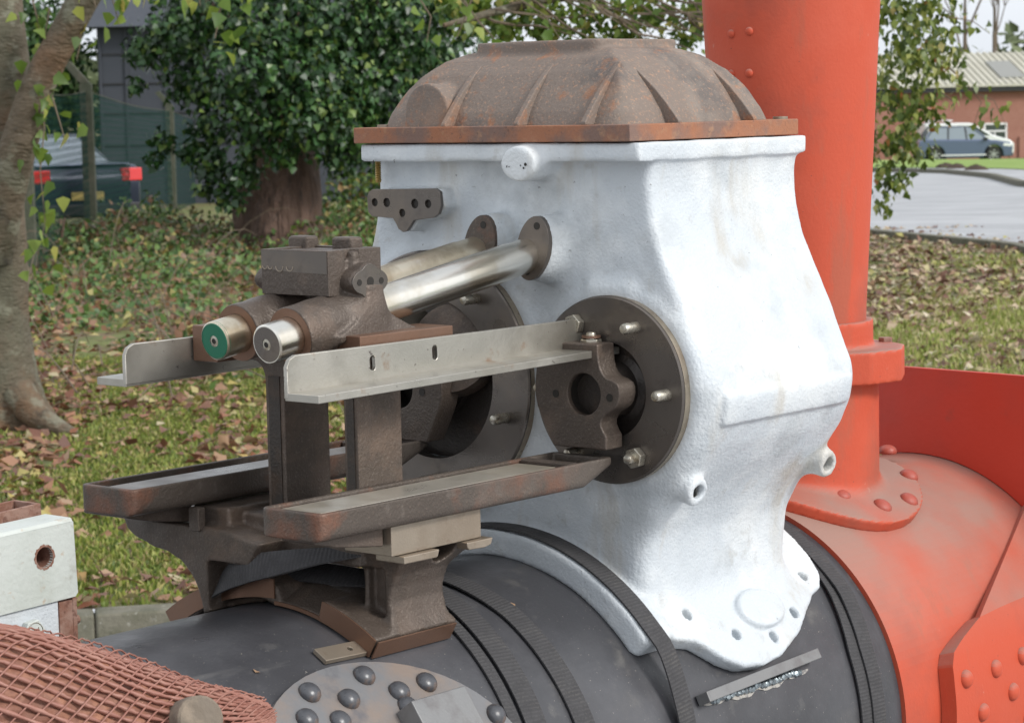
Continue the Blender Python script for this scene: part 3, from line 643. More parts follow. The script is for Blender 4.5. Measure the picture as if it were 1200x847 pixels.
chip(-.0165, -.080, .7215, (-1, 0, 0), .0055, M_hole, blk, 3); chip(-.0165, -.052, .7205, (-1, 0, 0), .003, M_hole, blk, 2)
chip(.0045, .205, .727, (-1, 0, 0), .003, M_hole, blk, 2); chip(.0045, .165, .7262, (-1, 0, 0), .002, M_hole, blk, 2)
def ellipse_rot(yc, zc, a, b, ang, n=36):
    return [(yc+a*math.cos(t)*math.cos(ang)-b*math.sin(t)*math.sin(ang), zc+a*math.cos(t)*math.sin(ang)+b*math.sin(t)*math.cos(ang)) for t in np.linspace(0, 2*PI, n, endpoint=False)]
for yc in (-.0765, .0135):
    fl = MB().prism(ellipse_rot(yc, .616, .0258, .0422, .28), -.0015, .0075, 'yz').build('rod_flange', M_ironred if yc > 0 else M_disc, blk, .0006)
    for q in ((yc-.0085, .6445), (yc+.0088, .5865)): MB().cyl((-.0021, q[0], q[1]), (.001, q[0], q[1]), .0048, n=14).build('bolt_hole_disc', M_hole, fl)  # flat dark discs carry the shade of the bolt holes
lub = [(.222, .6885), (.108, .6905), (.1, .686), (.0985, .668), (.103, .657), (.112, .652), (.148, .648), (.154, .641), (.161, .6335), (.168, .632), (.176, .636), (.181, .6445), (.186, .6505), (.224, .652), (.231, .658), (.2325, .678), (.229, .685)]
lub = [(a-.0135, b) for a, b in lub]
lubh = [circ(.205, .671, .0055, 12), circ(.183, .671, .0062, 14), circ(.155, .6575, .0055, 12), circ(.132, .670, .0064, 14), circ(.108, .670, .0057, 12)]
o = MB().prism(lub, .0065, .012, 'yz', lubh).build('port_plate', M_disc, blk, .0006)
for h in lubh:
    c = np.mean(h, 0); MB().cyl((.0100, c[0], c[1]), (.0110, c[0], c[1]), .0078, n=12).build('port', M_hole, o)
# little brass stud
bs = MB().lathe([(.0035, 0)]+sum([[(.0045, .004+i*.003), (.0034, .0055+i*.003)] for i in range(9)], [])+[(.003, .033)], (.022, .2115, .697), (0, 0, 1), 10).build('threaded_stud', M_brass, None)
base_origin(bs); tag(bs, 'little brass threaded stud hanging below the rim at the far front corner', 'stud')

# ---- lid
lid = thing('cylinder_cover', 'rusty brown domed cast lid with fins resting on the pale block', 'cover', (.18, 0, .749))
def f_lid(X, Y, Z):
    ax = np.abs(X-.184)-.164+.034; ay = np.abs(Y)-.213+.034
    e = -(np.sqrt(np.maximum(ax, 0)**2+np.maximum(ay, 0)**2)+np.minimum(np.maximum(ax, ay), 0)-.034)
    E = np.array([-.05, 0, .008, .022, .046, .068, .09, .12, .16]); H = np.array([.62, .770, .788, .808, .838, .8565, .8665, .8715, .8735])
    h = np.interp(e, E, H).astype(np.float32); sl = np.interp(e, (E[:-1]+E[1:])/2, np.diff(H)/np.diff(E)).astype(np.float32)
    d = (Z-h)/np.sqrt(1+sl*sl)
    d0 = d
    pl = smax(smax(np.abs(X-.19)-.088, np.abs(Y)-.108, .02), Z-.8800, .003); pl = np.maximum(pl, .84-Z)
    pl = np.maximum(pl, -(Y+.35*(X-.10)+.125))
    d = smin(d, pl, .005)
    bo = scyl(X, Y, Z, (.020, .1195, .789), (.15, .1195, .789), .0385, .002); d = smin(d, bo, .006)
    d = smin(d, scyl(X, Y, Z, (.235, -.165, .80), (.262, -.135, .856), .006, .003), .008)
    d = np.maximum(d, .765-Z)
    return d+.0004*np.sin(X*90+Y*30)*np.sin(Z*120+Y*77)
snet('dome', f_lid, (.0, .372, -.24, .24,   .762, .89), .0026, M_lid, lid)
for y in (.075, -.049, -.159):
    MB().prism([(.003, .7705), (.003, .7745), (.022, .797), (.040, .8165), (.060, .835), (.078, .850), (.11, .80), (.11, .7705)], y-.0042, y+.0042, 'xz').build('fin', M_lid, lid, .0016)
for x in (.108, .272):
    for s in (-1, 1):
        MB().prism([(s*.232, .7705), (s*.232, .7745), (s*.213, .797), (s*.194, .8165), (s*.172, .835), (s*.152, .850), (s*.12, .80), (s*.12, .7705)], x-.0042, x+.0042, 'yz').build('fin', M_lid, lid, .0016)
MB().prism([(0, -.235), (.368, -.235), (.368, .235), (0, .235)], .7500, .7710, 'xy').build('flange', M_lidedge, lid, .0016)
for x, y in ((.030, .205), (.35, -.218), (.34, .21)): MB().cyl((x, y, .7705), (x, y, .7745), .010, n=16).build('bolt_head', M_cream, lid)

# ---- cylinder end covers
def stud(par, x, y, z, L=.027):
    MB().lathe([(.0072, -.002), (.0072, L-.004), (.0058, L-.001), (.003, L)], (x, y, z), (-1, 0, 0), 14).build('stud', M_nut, par)
def cover(name, label, C, r, rin, angs, nuts, rb):
    t = thing(name, label, 'cover', (C.x+.022, C.y, C.z-r))
    MB().lathe([(rin, .0), (r-.002, .0), (r, .002), (r, .021), (rin, .021), (rin, 0)], C, (1, 0, 0), 96, cap=False).build('flange_ring', M_disc, t, 0, 30)
    MB().lathe([(r+.0004, .0035), (r+.0004, .0185)], C, (1, 0, 0), 96, cap=False).build('rim', M_rim, t)
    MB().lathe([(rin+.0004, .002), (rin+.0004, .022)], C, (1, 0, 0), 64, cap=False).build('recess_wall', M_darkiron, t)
    for a in angs:
        y = C.y-rb*math.cos(R_(a)); z = C.z+rb*math.sin(R_(a))
        if a in nuts: nut('nut', .0135, .012, M_nut, t, (C.x, y, z), (-1, 0, 0), .3, .011)
        else: stud(t, C.x, y, z)
    return t
near = cover('near_end_cover', 'smaller turned steel end cover ringed with studs, nearer the camera', NC, NR, .061, (0, 60, 120, 180, 240, 300), (120, 300), .094)
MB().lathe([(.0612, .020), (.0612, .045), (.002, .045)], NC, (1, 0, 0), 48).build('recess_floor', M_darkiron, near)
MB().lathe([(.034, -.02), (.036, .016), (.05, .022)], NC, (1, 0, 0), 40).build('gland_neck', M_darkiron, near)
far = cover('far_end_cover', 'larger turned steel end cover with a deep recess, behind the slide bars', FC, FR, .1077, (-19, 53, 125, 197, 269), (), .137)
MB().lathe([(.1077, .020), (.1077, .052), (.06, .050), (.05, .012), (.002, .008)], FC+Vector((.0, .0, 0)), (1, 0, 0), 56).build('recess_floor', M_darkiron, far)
MB().lathe([(.002, 0), (.06, .004), (.062, .03)], FC+Vector((-.012, -.045, .045)), (1, .3, -.3), 40).build('cast_hump', M_iron, far)

# ---- crosshead end plates (guide plates bolted to the covers)
PP = [(-.1944, .5005), (-.1943, .4918), (-.1955, .480), (-.1979, .4707), (-.2015, .4645), (-.207, .4595), (-.2165, .457), (-.2243, .4531), (-.2275, .447), (-.228, .4395), (-.2252, .4298), (-.2215, .424), (-.2156, .4196), (-.2065, .415), (-.2005, .4091), (-.1978, .404), (-.1976, .3982), (-.2015, .391), (-.2054, .3859), (-.2051, .3688), (-.1199, .3689), (-.110, .388), (-.1012, .4057), (-.095, .418), (-.092, .4313), (-.092, .448), (-.0943, .4651), (-.099, .4800), (-.1, .5005)]
def endplate(name, label, mir, dx=0):
    sgn = -1 if mir else 1; c0 = -.171
    f_ = (lambda q: (q[0], q[1])) if not mir else (lambda q: (-q[0]-.024, q[1]-.012))
    t = thing(name, label, 'guide plate', (-.0, f_((c0, 0))[0], .36))
    o = MB().prism([f_(q) for q in PP], -.020, .014, 'yz', [[f_(q) for q in circ(-.171, .4372, .0262, 28)]]).build('plate', M_iron, t, .0022)
    c = f_((-.171, .4372)); MB().lathe([(.0259, .004), (.0259, .05)], (-.017, c[0], c[1]), (1, 0, 0), 28, cap=False).build('bore', M_hole, t)
    MB().cyl((.020, c[0], c[1]), (.024, c[0], c[1]), .03).build('bore_end', M_hole, t)
    for q in ((-.1265, .4356), (-.2125, .4354)):
        c = f_(q); MB().cyl((-.0206, c[0], c[1]), (-.0195, c[0], c[1]), .0052, n=14).build('bolt_hole_disc', M_hole, t)
    return t
endplate('near_guide_plate', 'brown scalloped guide plate with a round bore in front of the smaller end cover', False)
endplate('far_guide_plate', 'brown scalloped guide plate half hidden by the upright, before the larger cover', True)

# ---- trough shaped slide guides
def guide(name, label, s):
    t = thing(name, label, 'guide', (-.26, s*.155, .326))
    yo, yi = s*.2024, s*.1078; lo, hi = min(yo, yi), max(yo, yi)
    def P(x0, x1, a, b, z0, z1): return (x0, x1, min(a, b), max(a, b), z0, z1)
    x0, x1 = -.52, .0
    def fb(X, Y, Z):
        zb = .3255+np.maximum(0, X+.055)*.40
        d = smax(np.maximum(np.abs(X-(x0+x1)/2)-(x1-x0)/2, zb-Z), np.abs(Y-s*.1551)-.0473, .012); d = np.maximum(d, Z-.3588); d = smax(d, -(Z-.3225)-.0, .006)
        cav = sbox(X, Y, Z, (x0+.008, x1-.012, lo+.006, hi-.006, .344, .4), .002)
        return smax(d, -cav, .001)
    snet('trough', fb, (x0-.006, x1+.006, lo-.006, hi+.006, .318, .364), .0022, M_ironred, t)
    ya, yb = (s*.178, s*.117)
    MB().prism([(-.500, min(ya, yb)), (-.085, min(ya, yb)), (-.085, max(ya, yb)), (-.500, max(ya, yb))], .343, .3545, 'xy').build('slide_strip', M_bright if s < 0 else M_disc, t, .0012)
    box('end_lug', M_iron, t, -.080, -.062, lo+.008, hi-.008, .343, .3585, .002)
    return t
guide('near_slide_guide', 'rusty iron trough guide with a pale machined strip, nearer the camera', -1)
guide('far_slide_guide', 'dark rusty iron trough guide on the far side, sticking out to the left', 1)

# ---- angle irons
def angle(name, label, s):
    t = thing(name, label, 'angle iron', (-.23, s*.14, .479))
    x0, x1 = -.501, .0356
    web = [(x0, .4792), (x1, .4875), (x1, .5275-.014), (x1-.004, .5275-.005), (x1-.014, .5275), (x0+.014, .5273), (x0+.005, .5273-.004), (x0, .5273-.013)]
    def slot(x, z): return [(x+.0045*math.cos(a), z+(.0040 if math.sin(a) > 0 else -.0040)+.0045*math.sin(a)) for a in np.linspace(0, 2*PI, 14, endpoint=False)]
    a, b = s*.1325, s*.1386
    MB().prism(web, min(a, b), max(a, b), 'xz', [slot(-.3635, .507), slot(-.257, .5095)]).build('web', M_steel, t, .0012)
    a, b = s*.1336, s*.1860; x0 += .0006
    foot = [(x0, min(a, b)), (x1, min(a, b)), (x1, max(a, b)), (x0, max(a, b))]
    mb = MB().prism(foot, .4770, .4862, 'xy'); mb.v = [(x, y, z+(x-x0)*.0125) for x, y, z in mb.v]; mb.build('foot', M_steel, t, .001)
    return t
an = angle('near_angle_iron', 'bright milled angle iron with two slots, in front of the uprights', -1)
nut('nut', .0135, .0115, M_nut, an, (.006, -.164, .4925), (0, 0, 1), .2, .008)
MB().lathe([(.0122, 0), (.0122, .003)], (.006, -.164, .5055), (0, 0, 1), 20).build('washer', M_bronze, an)
angle('far_angle_iron', 'shorter looking steel angle iron sticking out left behind the green tipped rod', 1)

# ---- rods
sl_ = .16
def rod(name, label, y, x0, m, tip):
    z0 = .533+(x0+.46)*sl_; a = Vector((x0, y, z0)); b = Vector((.012, y, .533+(.012+.46)*sl_)); d = (b-a).normalized()
    t = thing(name, label, 'rod', a); L = (b-a).length
    MB().lathe([(.0216, 0), (.0232, .0016), (.0232, L-.045), (.0222, L-.0445), (.0222, L)], a, d, 48, cap=True).build('shaft', m, t, 0, 25)
    MB().lathe([(.0205, 0), (.0085, -.0006), (.0068, -.0006)], a-d*.0002, d, 40, cap=False).build('end_face', M_green if tip else M_disc, t)
    if tip: MB().lathe([(.0208, -.0004), (.0226, .0012), (.0233, .004)], a-d*.0002, d, 40, cap=False).build('painted_edge', M_green, t)
    MB().lathe([(.0078, -.0008), (.0070, -.0002), (.0034, -.0009)], a, d, 20, cap=False).build('centre_hole', M_nut, t)
    MB().cyl(a-d*.0004, a+d*.0003, .0036, n=16).build('centre_bore', M_hole, t)
    return t
rod('near_valve_rod', 'bright ground steel rod with a bare drilled end, nearer the camera', -.065, -.46, M_rod, False)
rod('far_valve_rod', 'stained steel rod with a green painted end', .022, -.46, M_rod2, True)

# ---- valve rod guide bracket
vg = thing('valve_rod_bracket', 'brown cast bracket with a square top box holding both valve rods', 'bracket', (-.34, -.022, .5))
def f_vg(X, Y, Z):
    d = sbox(X, Y, Z, (-.368, -.290, -.074, .028, .584, .622), .001)
    for yc in (-.065, .022):
        dx = Vector((1, 0, sl_)).normalized()
        a = Vector((-.422, yc, .533+.038*sl_)); b = a+dx*.122
        c = scyl(X, Y, Z, a, b, .0342, .001); cone = scyl(X, Y, Z, a+dx*.075, b, .0355, .01)
        d = smin(d, smin(c, cone, .010), .005)
    col = sbox(X, Y, Z, (-.332, -.2865, -.081, .036, .51, .6325), .004); d = smin(d, col, .008)
    ty = np.clip((.553-Z)/.03, 0, 1)**2
    neck = np.maximum(np.maximum(np.abs(X+.312)-.026-.020*ty, np.abs(Y+.0225)-.060-.030*ty), np.maximum(Z-.60, .52-Z)); d = smin(d, neck*.8, .008)
    for s, ys in ((-1, -.0775), (1, .033)):
        wd = .0145+.050*np.clip((.572-Z)/.034, 0, 1)**1.8; w_ = np.maximum(np.maximum(np.abs(X+.314)-wd, np.abs(Y-ys)-.0215-.006*np.clip((.555-Z)/.02, 0, 1)), np.maximum(Z-.592, .53-Z)); d = smin(d, w_*.7, .012)
    for s in (-1, 1):
        xc = -.322
        ov = (np.sqrt(((X-xc)/.0305)**2+((Z-.5965)/.0165)**2)-1)*.017
        ov = np.minimum(ov, (np.sqrt(((X-xc)/.0185)**2+((Z-.5965)/.0215)**2)-1)*.019)
        t0, t1 = (-.0965, -.06) if s < 0 else (.010, .0665)
        ov = smax(ov, np.maximum(t0-Y, Y-t1), .001)
        d = smin(d, ov, .003)
    return d+.0004*np.sin(X*170+Z*90)*np.sin(Y*150+Z*60)
snet('casting', f_vg, (-.43, -.2, -.14, .14, .495, .655), .0023, M_iron, vg)
tb_ = MB().prism([(-.3715, -.0785), (-.3435, -.0785), (-.339, -.070), (-.328, -.0715), (-.322, -.0815), (-.2855, -.0815), (-.2855, .0365), (-.3715, .0325)], .5815, .6345, 'xy', [[(-.364, -.070), (-.364, .024), (-.296, .026), (-.296, -.060), (-.340, -.060)]]).build('top_box', M_iron, vg, .0009)
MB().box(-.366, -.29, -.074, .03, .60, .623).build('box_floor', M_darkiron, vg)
for x, y in ((-.300, .034), (-.300, -.040)):
    MB().prism([(y-.0165, .6), (y+.0165, .6), (y+.0165, .6465), (y-.0165, .6465)], x-.010, x+.012, 'yz').build('lug', M_iron, vg, .004)
for s, y0 in ((-1, -.1275), (1, .1255)):
    MB().box(-.372, -.212, min(y0, y0-s*.058), max(y0, y0-s*.058), .5195, .5375).build('foot', M_bronze, vg, .0012)
for yc in (-.065, .022):
    dx = Vector((1, 0, sl_)).normalized(); a = Vector((-.4226, yc, .533+.038*sl_)); MB().lathe([(.0235, 0), (.0335, 0)], a, dx, 40, cap=False).build('bored_face', M_bronze, vg)
def ovr(t):
    x, z = .0305*math.cos(t), .0165*math.sin(t); x2, z2 = .0185*math.cos(t), .0215*math.sin(t)
    k1 = 1/math.sqrt((math.cos(t)/.0305)**2+(math.sin(t)/.0165)**2); k2 = 1/math.sqrt((math.cos(t)/.0185)**2+(math.sin(t)/.0215)**2); k = max(k1, k2)-.0006
    return (-.322+k*math.cos(t), .5965+k*math.sin(t))
ovp = MB().prism([ovr(t) for t in np.linspace(0, 2*PI, 56, endpoint=False)], -.0984, -.0960, 'xz').build('oval_face', M_disc, vg, .0004)
for dx_, r in ((-.0185, .0040), (.0, .0058), (.0185, .0040)): MB().cyl((-.322+dx_, -.0987, .5965), (-.322+dx_, -.0975, .5965), r, n=14).build('bolt_hole_disc', M_hole, ovp)
MB().prism([(-.0770, .6075), (-.0770, .6335), (.0315, .6335), (.0315, .6120), (.010, .6105), (-.018, .6085)], -.3722, -.3716, 'yz').build('machined_band', M_disc, vg)
sq = MB()
for i, (y, r) in enumerate(((.0255, .0038), (.0165, .0038), (.001, .0062), (-.016, .0055))):
    sq.tube([(-.3722, y+r*math.cos(a), .6150+r*math.sin(a)) for a in np.linspace(PI, 2*PI, 8)], .0007, 5)
sq.build('raised_scroll_mark', M_cream, vg)

# ---- motion bracket (uprights, cross arms, pillars and saddle)
mo = thing('motion_bracket', 'dark brown cast motion bracket with uprights, arms and a saddle over the boiler', 'bracket', (-.35, -.02, .18))
def f_mo(X, Y, Z):
    d = sbox(X, Y, Z, (-.375, -.270, -.120, .128, .268, .316), .003)
    fb_ = sbox(X, Y, Z, (-.400, -.270, .072, .135, .288, .3235), .0015); d = smin(d, fb_, .004)
    wing = extr(spoly(Y, Z, [(.243, .302), (.236, .286), (.219, .277), (.195, .270), (.165, .265), (.140, .257), (.122, .243), (.110, .224), (.10, .19), (.04, .19), (.02, .26), (.0, .29), (.07, .302)]), X, -.420, -.30, .004); d = smin(d, wing, .006)
    d = np.maximum(d, -sbox(X, Y, Z, (-.44, -.385, -.02, .092, .20, .262), .006))
    pil = spoly(Y, Z, [(-.182, .2895), (-.174, .276), (-.163, .262), (-.156, .246), (-.153, .228), (-.156, .212), (-.160, .198), (-.152, .18), (-.10, .18), (-.112, .215), (-.112, .27), (-.10, .2895)])
    ex = np.abs(X+.3145+.018*np.clip((Z-.255)/.035, 0, 1)**2*-1)-.0465-.030*np.clip((Z-.255)/.035, 0, 1)**2-.005*np.clip((.215-Z)/.02, 0, 1)
    pl = smax(pil, ex*.85, .002); d = smin(d, pl, .006)
    d = np.maximum(d, -sbox(X, Y, Z, (-.40, -.348, -.145, -.118, .208, .268), .003))
    d = np.maximum(d, -scyl(X, Y, Z, (-.292, -.30, .289), (-.292, -.14, .289), .0205, .001))
    rr = np.sqrt(Y*Y+(Z-Z0)**2); th = np.degrees(np.arctan2(-Y, Z-Z0))
    mid = np.clip((th-.5)/1.5, 0, 1)*np.clip((14.6-th)/.8, 0, 1)
    ro = RB+.026+.008*np.clip(-th/6, 0, 1)-mid*np.clip((-.352-X)/.045, 0, 1)*.019; ri = RB+.0012+.008*np.clip(-th/6, 0, 1)*np.clip((34+th)/12, 0, 1)
    ring = np.maximum(np.maximum(rr-ro, ri-rr), np.maximum(np.maximum(th-31.0, -36-th)*R_(1)*RB, np.abs(X+.3285)-.0695))
    d = smin(d, ring, .008)
    d = np.maximum(d, RB+.0006-rr)
    return d+.0004*np.sin(X*150+Z*110)*np.sin(Y*130+Z*80)
snet('casting', f_mo, (-.44, -.225, -.235, .26, .1, .335), .0026, M_iron, mo)
def arcp(cx, cz, r, a0, a1, n=6): return [(cx+r*math.cos(a), cz+r*math.sin(a)) for a in np.linspace(a0, a1, n)]
up_prof = [(-.131, .4995)]+arcp(-.131, .4795, .020, PI/2, 0)+[(-.108, .478), (-.108, .30), (-.086, .30)]+arcp(-.066, .4795, .020, PI, PI/2)+arcp(-.0094, .4775, .022, PI/2, 0)+[(.0126, .30), (.044, .30)]+arcp(.066, .4775, .022, PI, PI/2)+[(.1275, .4995), (.131, .4995), (.131, .5185), (-.131, .5185)]
MB().prism(up_prof, -.3600, -.2850, 'yz').build('uprights', M_iron, mo, .0016)
for y0, y1 in ((-.1030, -.0910), (.019, .038)): MB().box(-.3612, -.3604, y0, y1, .318, .482).build('shaded_front_strip', M_darkiron, mo, 0)  # flat dark strips; shade on the upright fronts painted as darker iron
MB().box(-.396, -.330, .088, .1305, .4985, .5420).build('angle_pad', M_bronze, mo, .0015)
# machined faces on the saddle front
def arcface(name, a0, a1, x, r0, r1, m, par, th=.0022, n=40):
    v = []; f = []
    for i in range(n+1):
        a = a0+(a1-a0)*i/n
        for xx in (x, x-th):
            for r in (r0, r1): v.append(tuple(bp(xx, a, r)))
    for i in range(n):
        b = i*4; c = b+4; f += [(b+2, b+3, c+3, c+2), (b+3, b+1, c+1, c+3), (b, b+2, c+2, c), (b, c, c+1, b+1)]
    f += [(0, 1, 3, 2), (n*4, n*4+2, n*4+3, n*4+1)]
    me = bpy.data.meshes.new(name); me.from_pydata(v, [], f); bm = bmesh.new(); bm.from_mesh(me); bmesh.ops.recalc_face_normals(bm, faces=bm.faces); bm.to_mesh(me); bm.free(); smooth(me, 40)
    return link(name, me, m, par)
arcface('saddle_front_face', 14.8, 31.2, -.399, RB+.0025, RB+.0265, M_bronze, mo)
arcface('saddle_end_face', -35.8, .3, -.3985, RB+.0100, RB+.0335, M_bronze, mo, .002)
arcface('saddle_lip_face', .3, 14.6, -.3985, RB+.0025, RB+.0070, M_bronze, mo, .002)
MB().prism([(-.398, RB+.0025), (-.264, RB+.0025), (-.264, RB+.0255), (-.398, RB+.0255)], 0, .0018, 'xz', mat=Matrix.Translation((0, 0, Z0)) @ Matrix.Rotation(R_(31.55), 4, 'X') @ Matrix.Translation((0, -.0018, 0))).build('saddle_edge_face', M_bronze, mo)
# machined packing blocks between arms and guides
pk = thing('packing_block', 'pale machined packing block under the near trough guide', 'block', (-.31, -.15, .29))
MB().prism([(-.391, .2905), (-.2365, .2905), (-.2365, .3250), (-.391, .3250)], -.1865, -.112, 'xz').build('body', M_cream, pk, .001)
MB().prism([(-.380, .281), (-.325, .2805), (-.3225, .2815), (-.3195, .2898), (-.380, .2898)], -.1955, -.150, 'xz').build('lower_lip', M_cream, pk, .0015)
MB().prism([(-.272, .2898), (-.271, .284), (-.268, .2805), (-.24, .2795), (-.229, .2815), (-.225, .2898)], -.1955, -.150, 'xz').build('lower_lip', M_cream, pk, .0015)
for s, nm, lb in ((-1, 'near_wedge', 'grey tapered iron wedge just under the front of the near trough guide'), (1, 'far_wedge', 'grey tapered iron wedge just under the front of the far trough guide')):
    a, b = (s*.178, s*.125) if s < 0 else (s*.215, s*.135)
    x1 = -.395 if s < 0 else -.402
    o = MB().prism([(-.505, .3205), (-.47, .312), (x1, .302), (x1, .3250), (-.505, .3250)], min(a, b), max(a, b), 'xz').build(nm, M_iron, None, .002); base_origin(o); tag(o, lb, 'wedge')
o = MB().prism([(-.424, .296), (-.412, .296), (-.412, .325), (-.424, .325)], .10, .118, 'xz').build('locating_tab', M_iron, mo, .002)

# ---- webbing straps
def strap(name, label, path, width, thick=.0022, grp='black webbing straps round the boiler'):
    """path: (x, deg, radius offset)"""
    X = [q[0] for q in path]; D = [q[1] for q in path]; O = [q[2] for q in path]; n = 90
    dd = np.linspace(D[0], D[-1], n); pts = []; nr = []
    for d in dd: pts.append(bp(float(np.interp(d, D, X)), d, RB+float(np.interp(d, D, O)))); nr.append(bn(d))
    o = ribbon(name, pts, nr, width, thick, M_web); base_origin(o); tag(o, label, 'strap', grp); return o
strap('webbing_strap', 'black ribbed strap passing over the front lip of the pale block', [(.016, -70, .036), (.018, 0, .0355), (.018, 47, .0355), (.022, 52, .0345), (.030, 62, .017), (.034, 72, .006), (.036, 84, .003), (.036, 150, .002)], .033)
strap('webbing_strap', 'black ribbed strap between the pale block and the red smokebox, upper layer', [(.487, -60, .004), (.487, 20, .004), (.478, 42, .006), (.470, 50, .012), (.458, 66, .008), (.452, 100, .005), (.452, 150, .004)], .030)
strap('webbing_strap', 'lower doubled layer of the strap between the pale block and the smokebox', [(.470, -60, .001), (.472, 20, .001), (.466, 42, .002), (.455, 50, .006), (.434, 66, .004), (.426, 100, .002), (.426, 150, .002)], .026)
strap('webbing_strap', 'wide black strap nearest the front of the pale block saddle', [(-.150, -60, .004), (-.150, 10, .004), (-.140, 30, .003), (-.143, 60, .002), (-.15, 150, .002)], .034)
strap('webbing_strap', 'black strap coming from behind the pillar foot, lying lower left', [(-.205, -60, .010), (-.205, 10, .010), (-.210, 28, .006), (-.226, 60, .003), (-.23, 150, .003)], .034)
strap('webbing_strap', 'narrow black strap end tucked under the lower left strap', [(-.232, 12, .004), (-.240, 28, .003), (-.258, 60, .0015), (-.262, 150, .001)], .018)
def free_strap(label, P, N, w):
    P = [Vector(p) for p in P]; q = []; nn = []
    n = len(P); k = 14
    for i in range(n-1):
        p0 = P[max(i-1, 0)]; p1 = P[i]; p2 = P[i+1]; p3 = P[min(i+2, n-1)]
        for j in range(k):
            t = j/k; q.append(.5*((2*p1)+(-p0+p2)*t+(2*p0-5*p1+4*p2-p3)*t*t+(-p0+3*p1-3*p2+p3)*t**3)); nn.append(Vector(N[i]).lerp(Vector(N[i+1]), t))
    q.append(P[-1]); nn.append(Vector(N[-1]))
    o = ribbon('webbing_strap', q, nn, w, .0024, M_web); base_origin(o); tag(o, label, 'strap', 'black webbing straps round the boiler')
free_strap('twisted black strap slung through the bracket below the near trough guide', [(-.385, .12, .205), (-.405, .085, .232), (-.418, .03, .256), (-.412, -.02, .268), (-.39, -.07, .278), (-.36, -.11, .285)], [(-.5, .4, 1), (-.8, .2, .6), (-1, 0, .3), (-.8, 0, .6), (-.5, 0, 1), (-.3, 0, 1)], .034)
free_strap('flat black strap lying on the saddle crown behind the pillar', [(-.33, .15, .18), (-.345, .06, .235), (-.345, 0, .245), (-.33, -.06, .243), (-.29, -.11, .235), (-.26, -.14, .21)], [(-.3, .4, 1), (-.4, .2, 1), (-.5, 0, 1), (-.5, 0, 1), (-.3, -.2, 1), (0, -.5, 1)], .036)
# ================================================================== SETTING
BR = np.array([.6506, -.7594])          # to the right, level
K0 = np.array([3.22, 4.30]); KD = np.array([.78, -.626]); KD /= np.linalg.norm(KD); KN = np.array([-KD[1], KD[0]])
if KN @ FD < 0: KN = -KN
def quad_sheet(name, P, m, label=None, kind='structure', par=None):
    """P[i][j] points -> one sheet"""
    P = np.asarray(P); a, b = P.shape[:2]; v = P.reshape(-1, 3)
    i, j = np.meshgrid(np.arange(a-1), np.arange(b-1), indexing='ij'); q = (i*b+j).ravel()
    F = np.stack([q, q+1, q+b+1, q+b], 1); o = tri_mesh(name, v, F, m, par)
    bm = bmesh.new(); bm.from_mesh(o.data); bmesh.ops.recalc_face_normals(bm, faces=bm.faces)
    if sum(f.normal.z for f in bm.faces) < 0: bmesh.ops.reverse_faces(bm, faces=bm.faces)
    bm.to_mesh(o.data); bm.free(); o.data.shade_smooth()
    if kind: tag(o, label, None, None, kind)
    return o
us = np.r_[-700, -300, -120, -60, np.arange(-40, 41, 2.), 60, 120, 300, 700]
vs = np.r_[0, np.arange(1, 60, 1.5), np.arange(60, 140, 4), 160, 220, 400, 800]
P = [[(*(K0+KD*u+KN*v), float(gz(*(K0+KD*u+KN*v)))) for v in vs] for u in us]
quad_sheet('ground', P, M_grass)
P = [[(*(K0+KD*u-KN*v), -1.035) for v in (-.1, 3, 8, 20, 60, 300)] for u in (-300, -60, -10, 0, 10, 60, 300)]
quad_sheet('yard', P, M_road)
kerb = thing('kerb', 'weathered concrete kerb with moss at the edge of the turf, lower left', 'kerb', (3.22, 4.3, -1.035))
rotk = math.atan2(KD[1], KD[0])
mbed = MB()
for i in range(-5, 8):
    c = K0+KD*(i*.915+.2)-KN*.06; T = Matrix.Translation((c[0], c[1], 0)) @ Matrix.Rotation(rotk+random.uniform(-.004, .004), 4, 'Z')
    MB().box(-.4562, .4562, -.065, .065, -1.12, -.897+random.uniform(-.004, .004), T).build('kerb_stone', M_conc, kerb, .012); mbed.box(-.47, .47, -.05, .052, -1.1, -.912, T)
mbed.build('kerb_bed', M_soil, kerb)

# road, pavement, verge at the right
near_e = np.array([(30, 26), (26.5, 18.5), (24.5, 15.6), (23.3, 14.2), (22.4, 12.7), (21.5, 11.2), (20.4, 10.2), (18, 7.8), (13, 2), (6, -9), (0, -22)], float)
far_e = np.array([(72, 60), (68, 47), (66.5, 42), (64.6, 38.9), (62.5, 36.3), (55, 30.5), (45.3, 24.2), (38, 17), (30, 7), (20, -9), (12, -24)], float)
def resamp(P, n):
    d = np.r_[0, np.cumsum(np.linalg.norm(np.diff(P, axis=0), axis=1))]; t = np.linspace(0, d[-1], n); return np.stack([np.interp(t, d, P[:, 0]), np.interp(t, d, P[:, 1])], 1)
ne = resamp(near_e, 60); fe = resamp(far_e, 60)
P = [[(*(a+(b-a)*k/60), float(gz(*(a+(b-a)*k/60)))+.02) for k in range(61)] for a, b in zip(ne, fe)]
quad_sheet('road', P, M_road)
def kerbline(name, pts, w, h, m, lab):
    pts = resamp(pts, 90); v = []; f = []
    for i, p in enumerate(pts):
        t = pts[min(i+1, 89)]-pts[max(i-1, 0)]; t /= np.linalg.norm(t); q = np.array([-t[1], t[0]])
        for s, z in ((-w/2, -.1), (-w/2, h), (w/2, h), (w/2, -.1)): c = p+q*s; v.append((c[0], c[1], float(gz(*p))+z))
    for i in range(89):
        for j in range(3): b = i*4+j; f.append((b, b+1, b+5, b+4))
    o = MB().add(v, f).build(name, m, None); base_origin(o); tag(o, lab, 'kerb'); return o
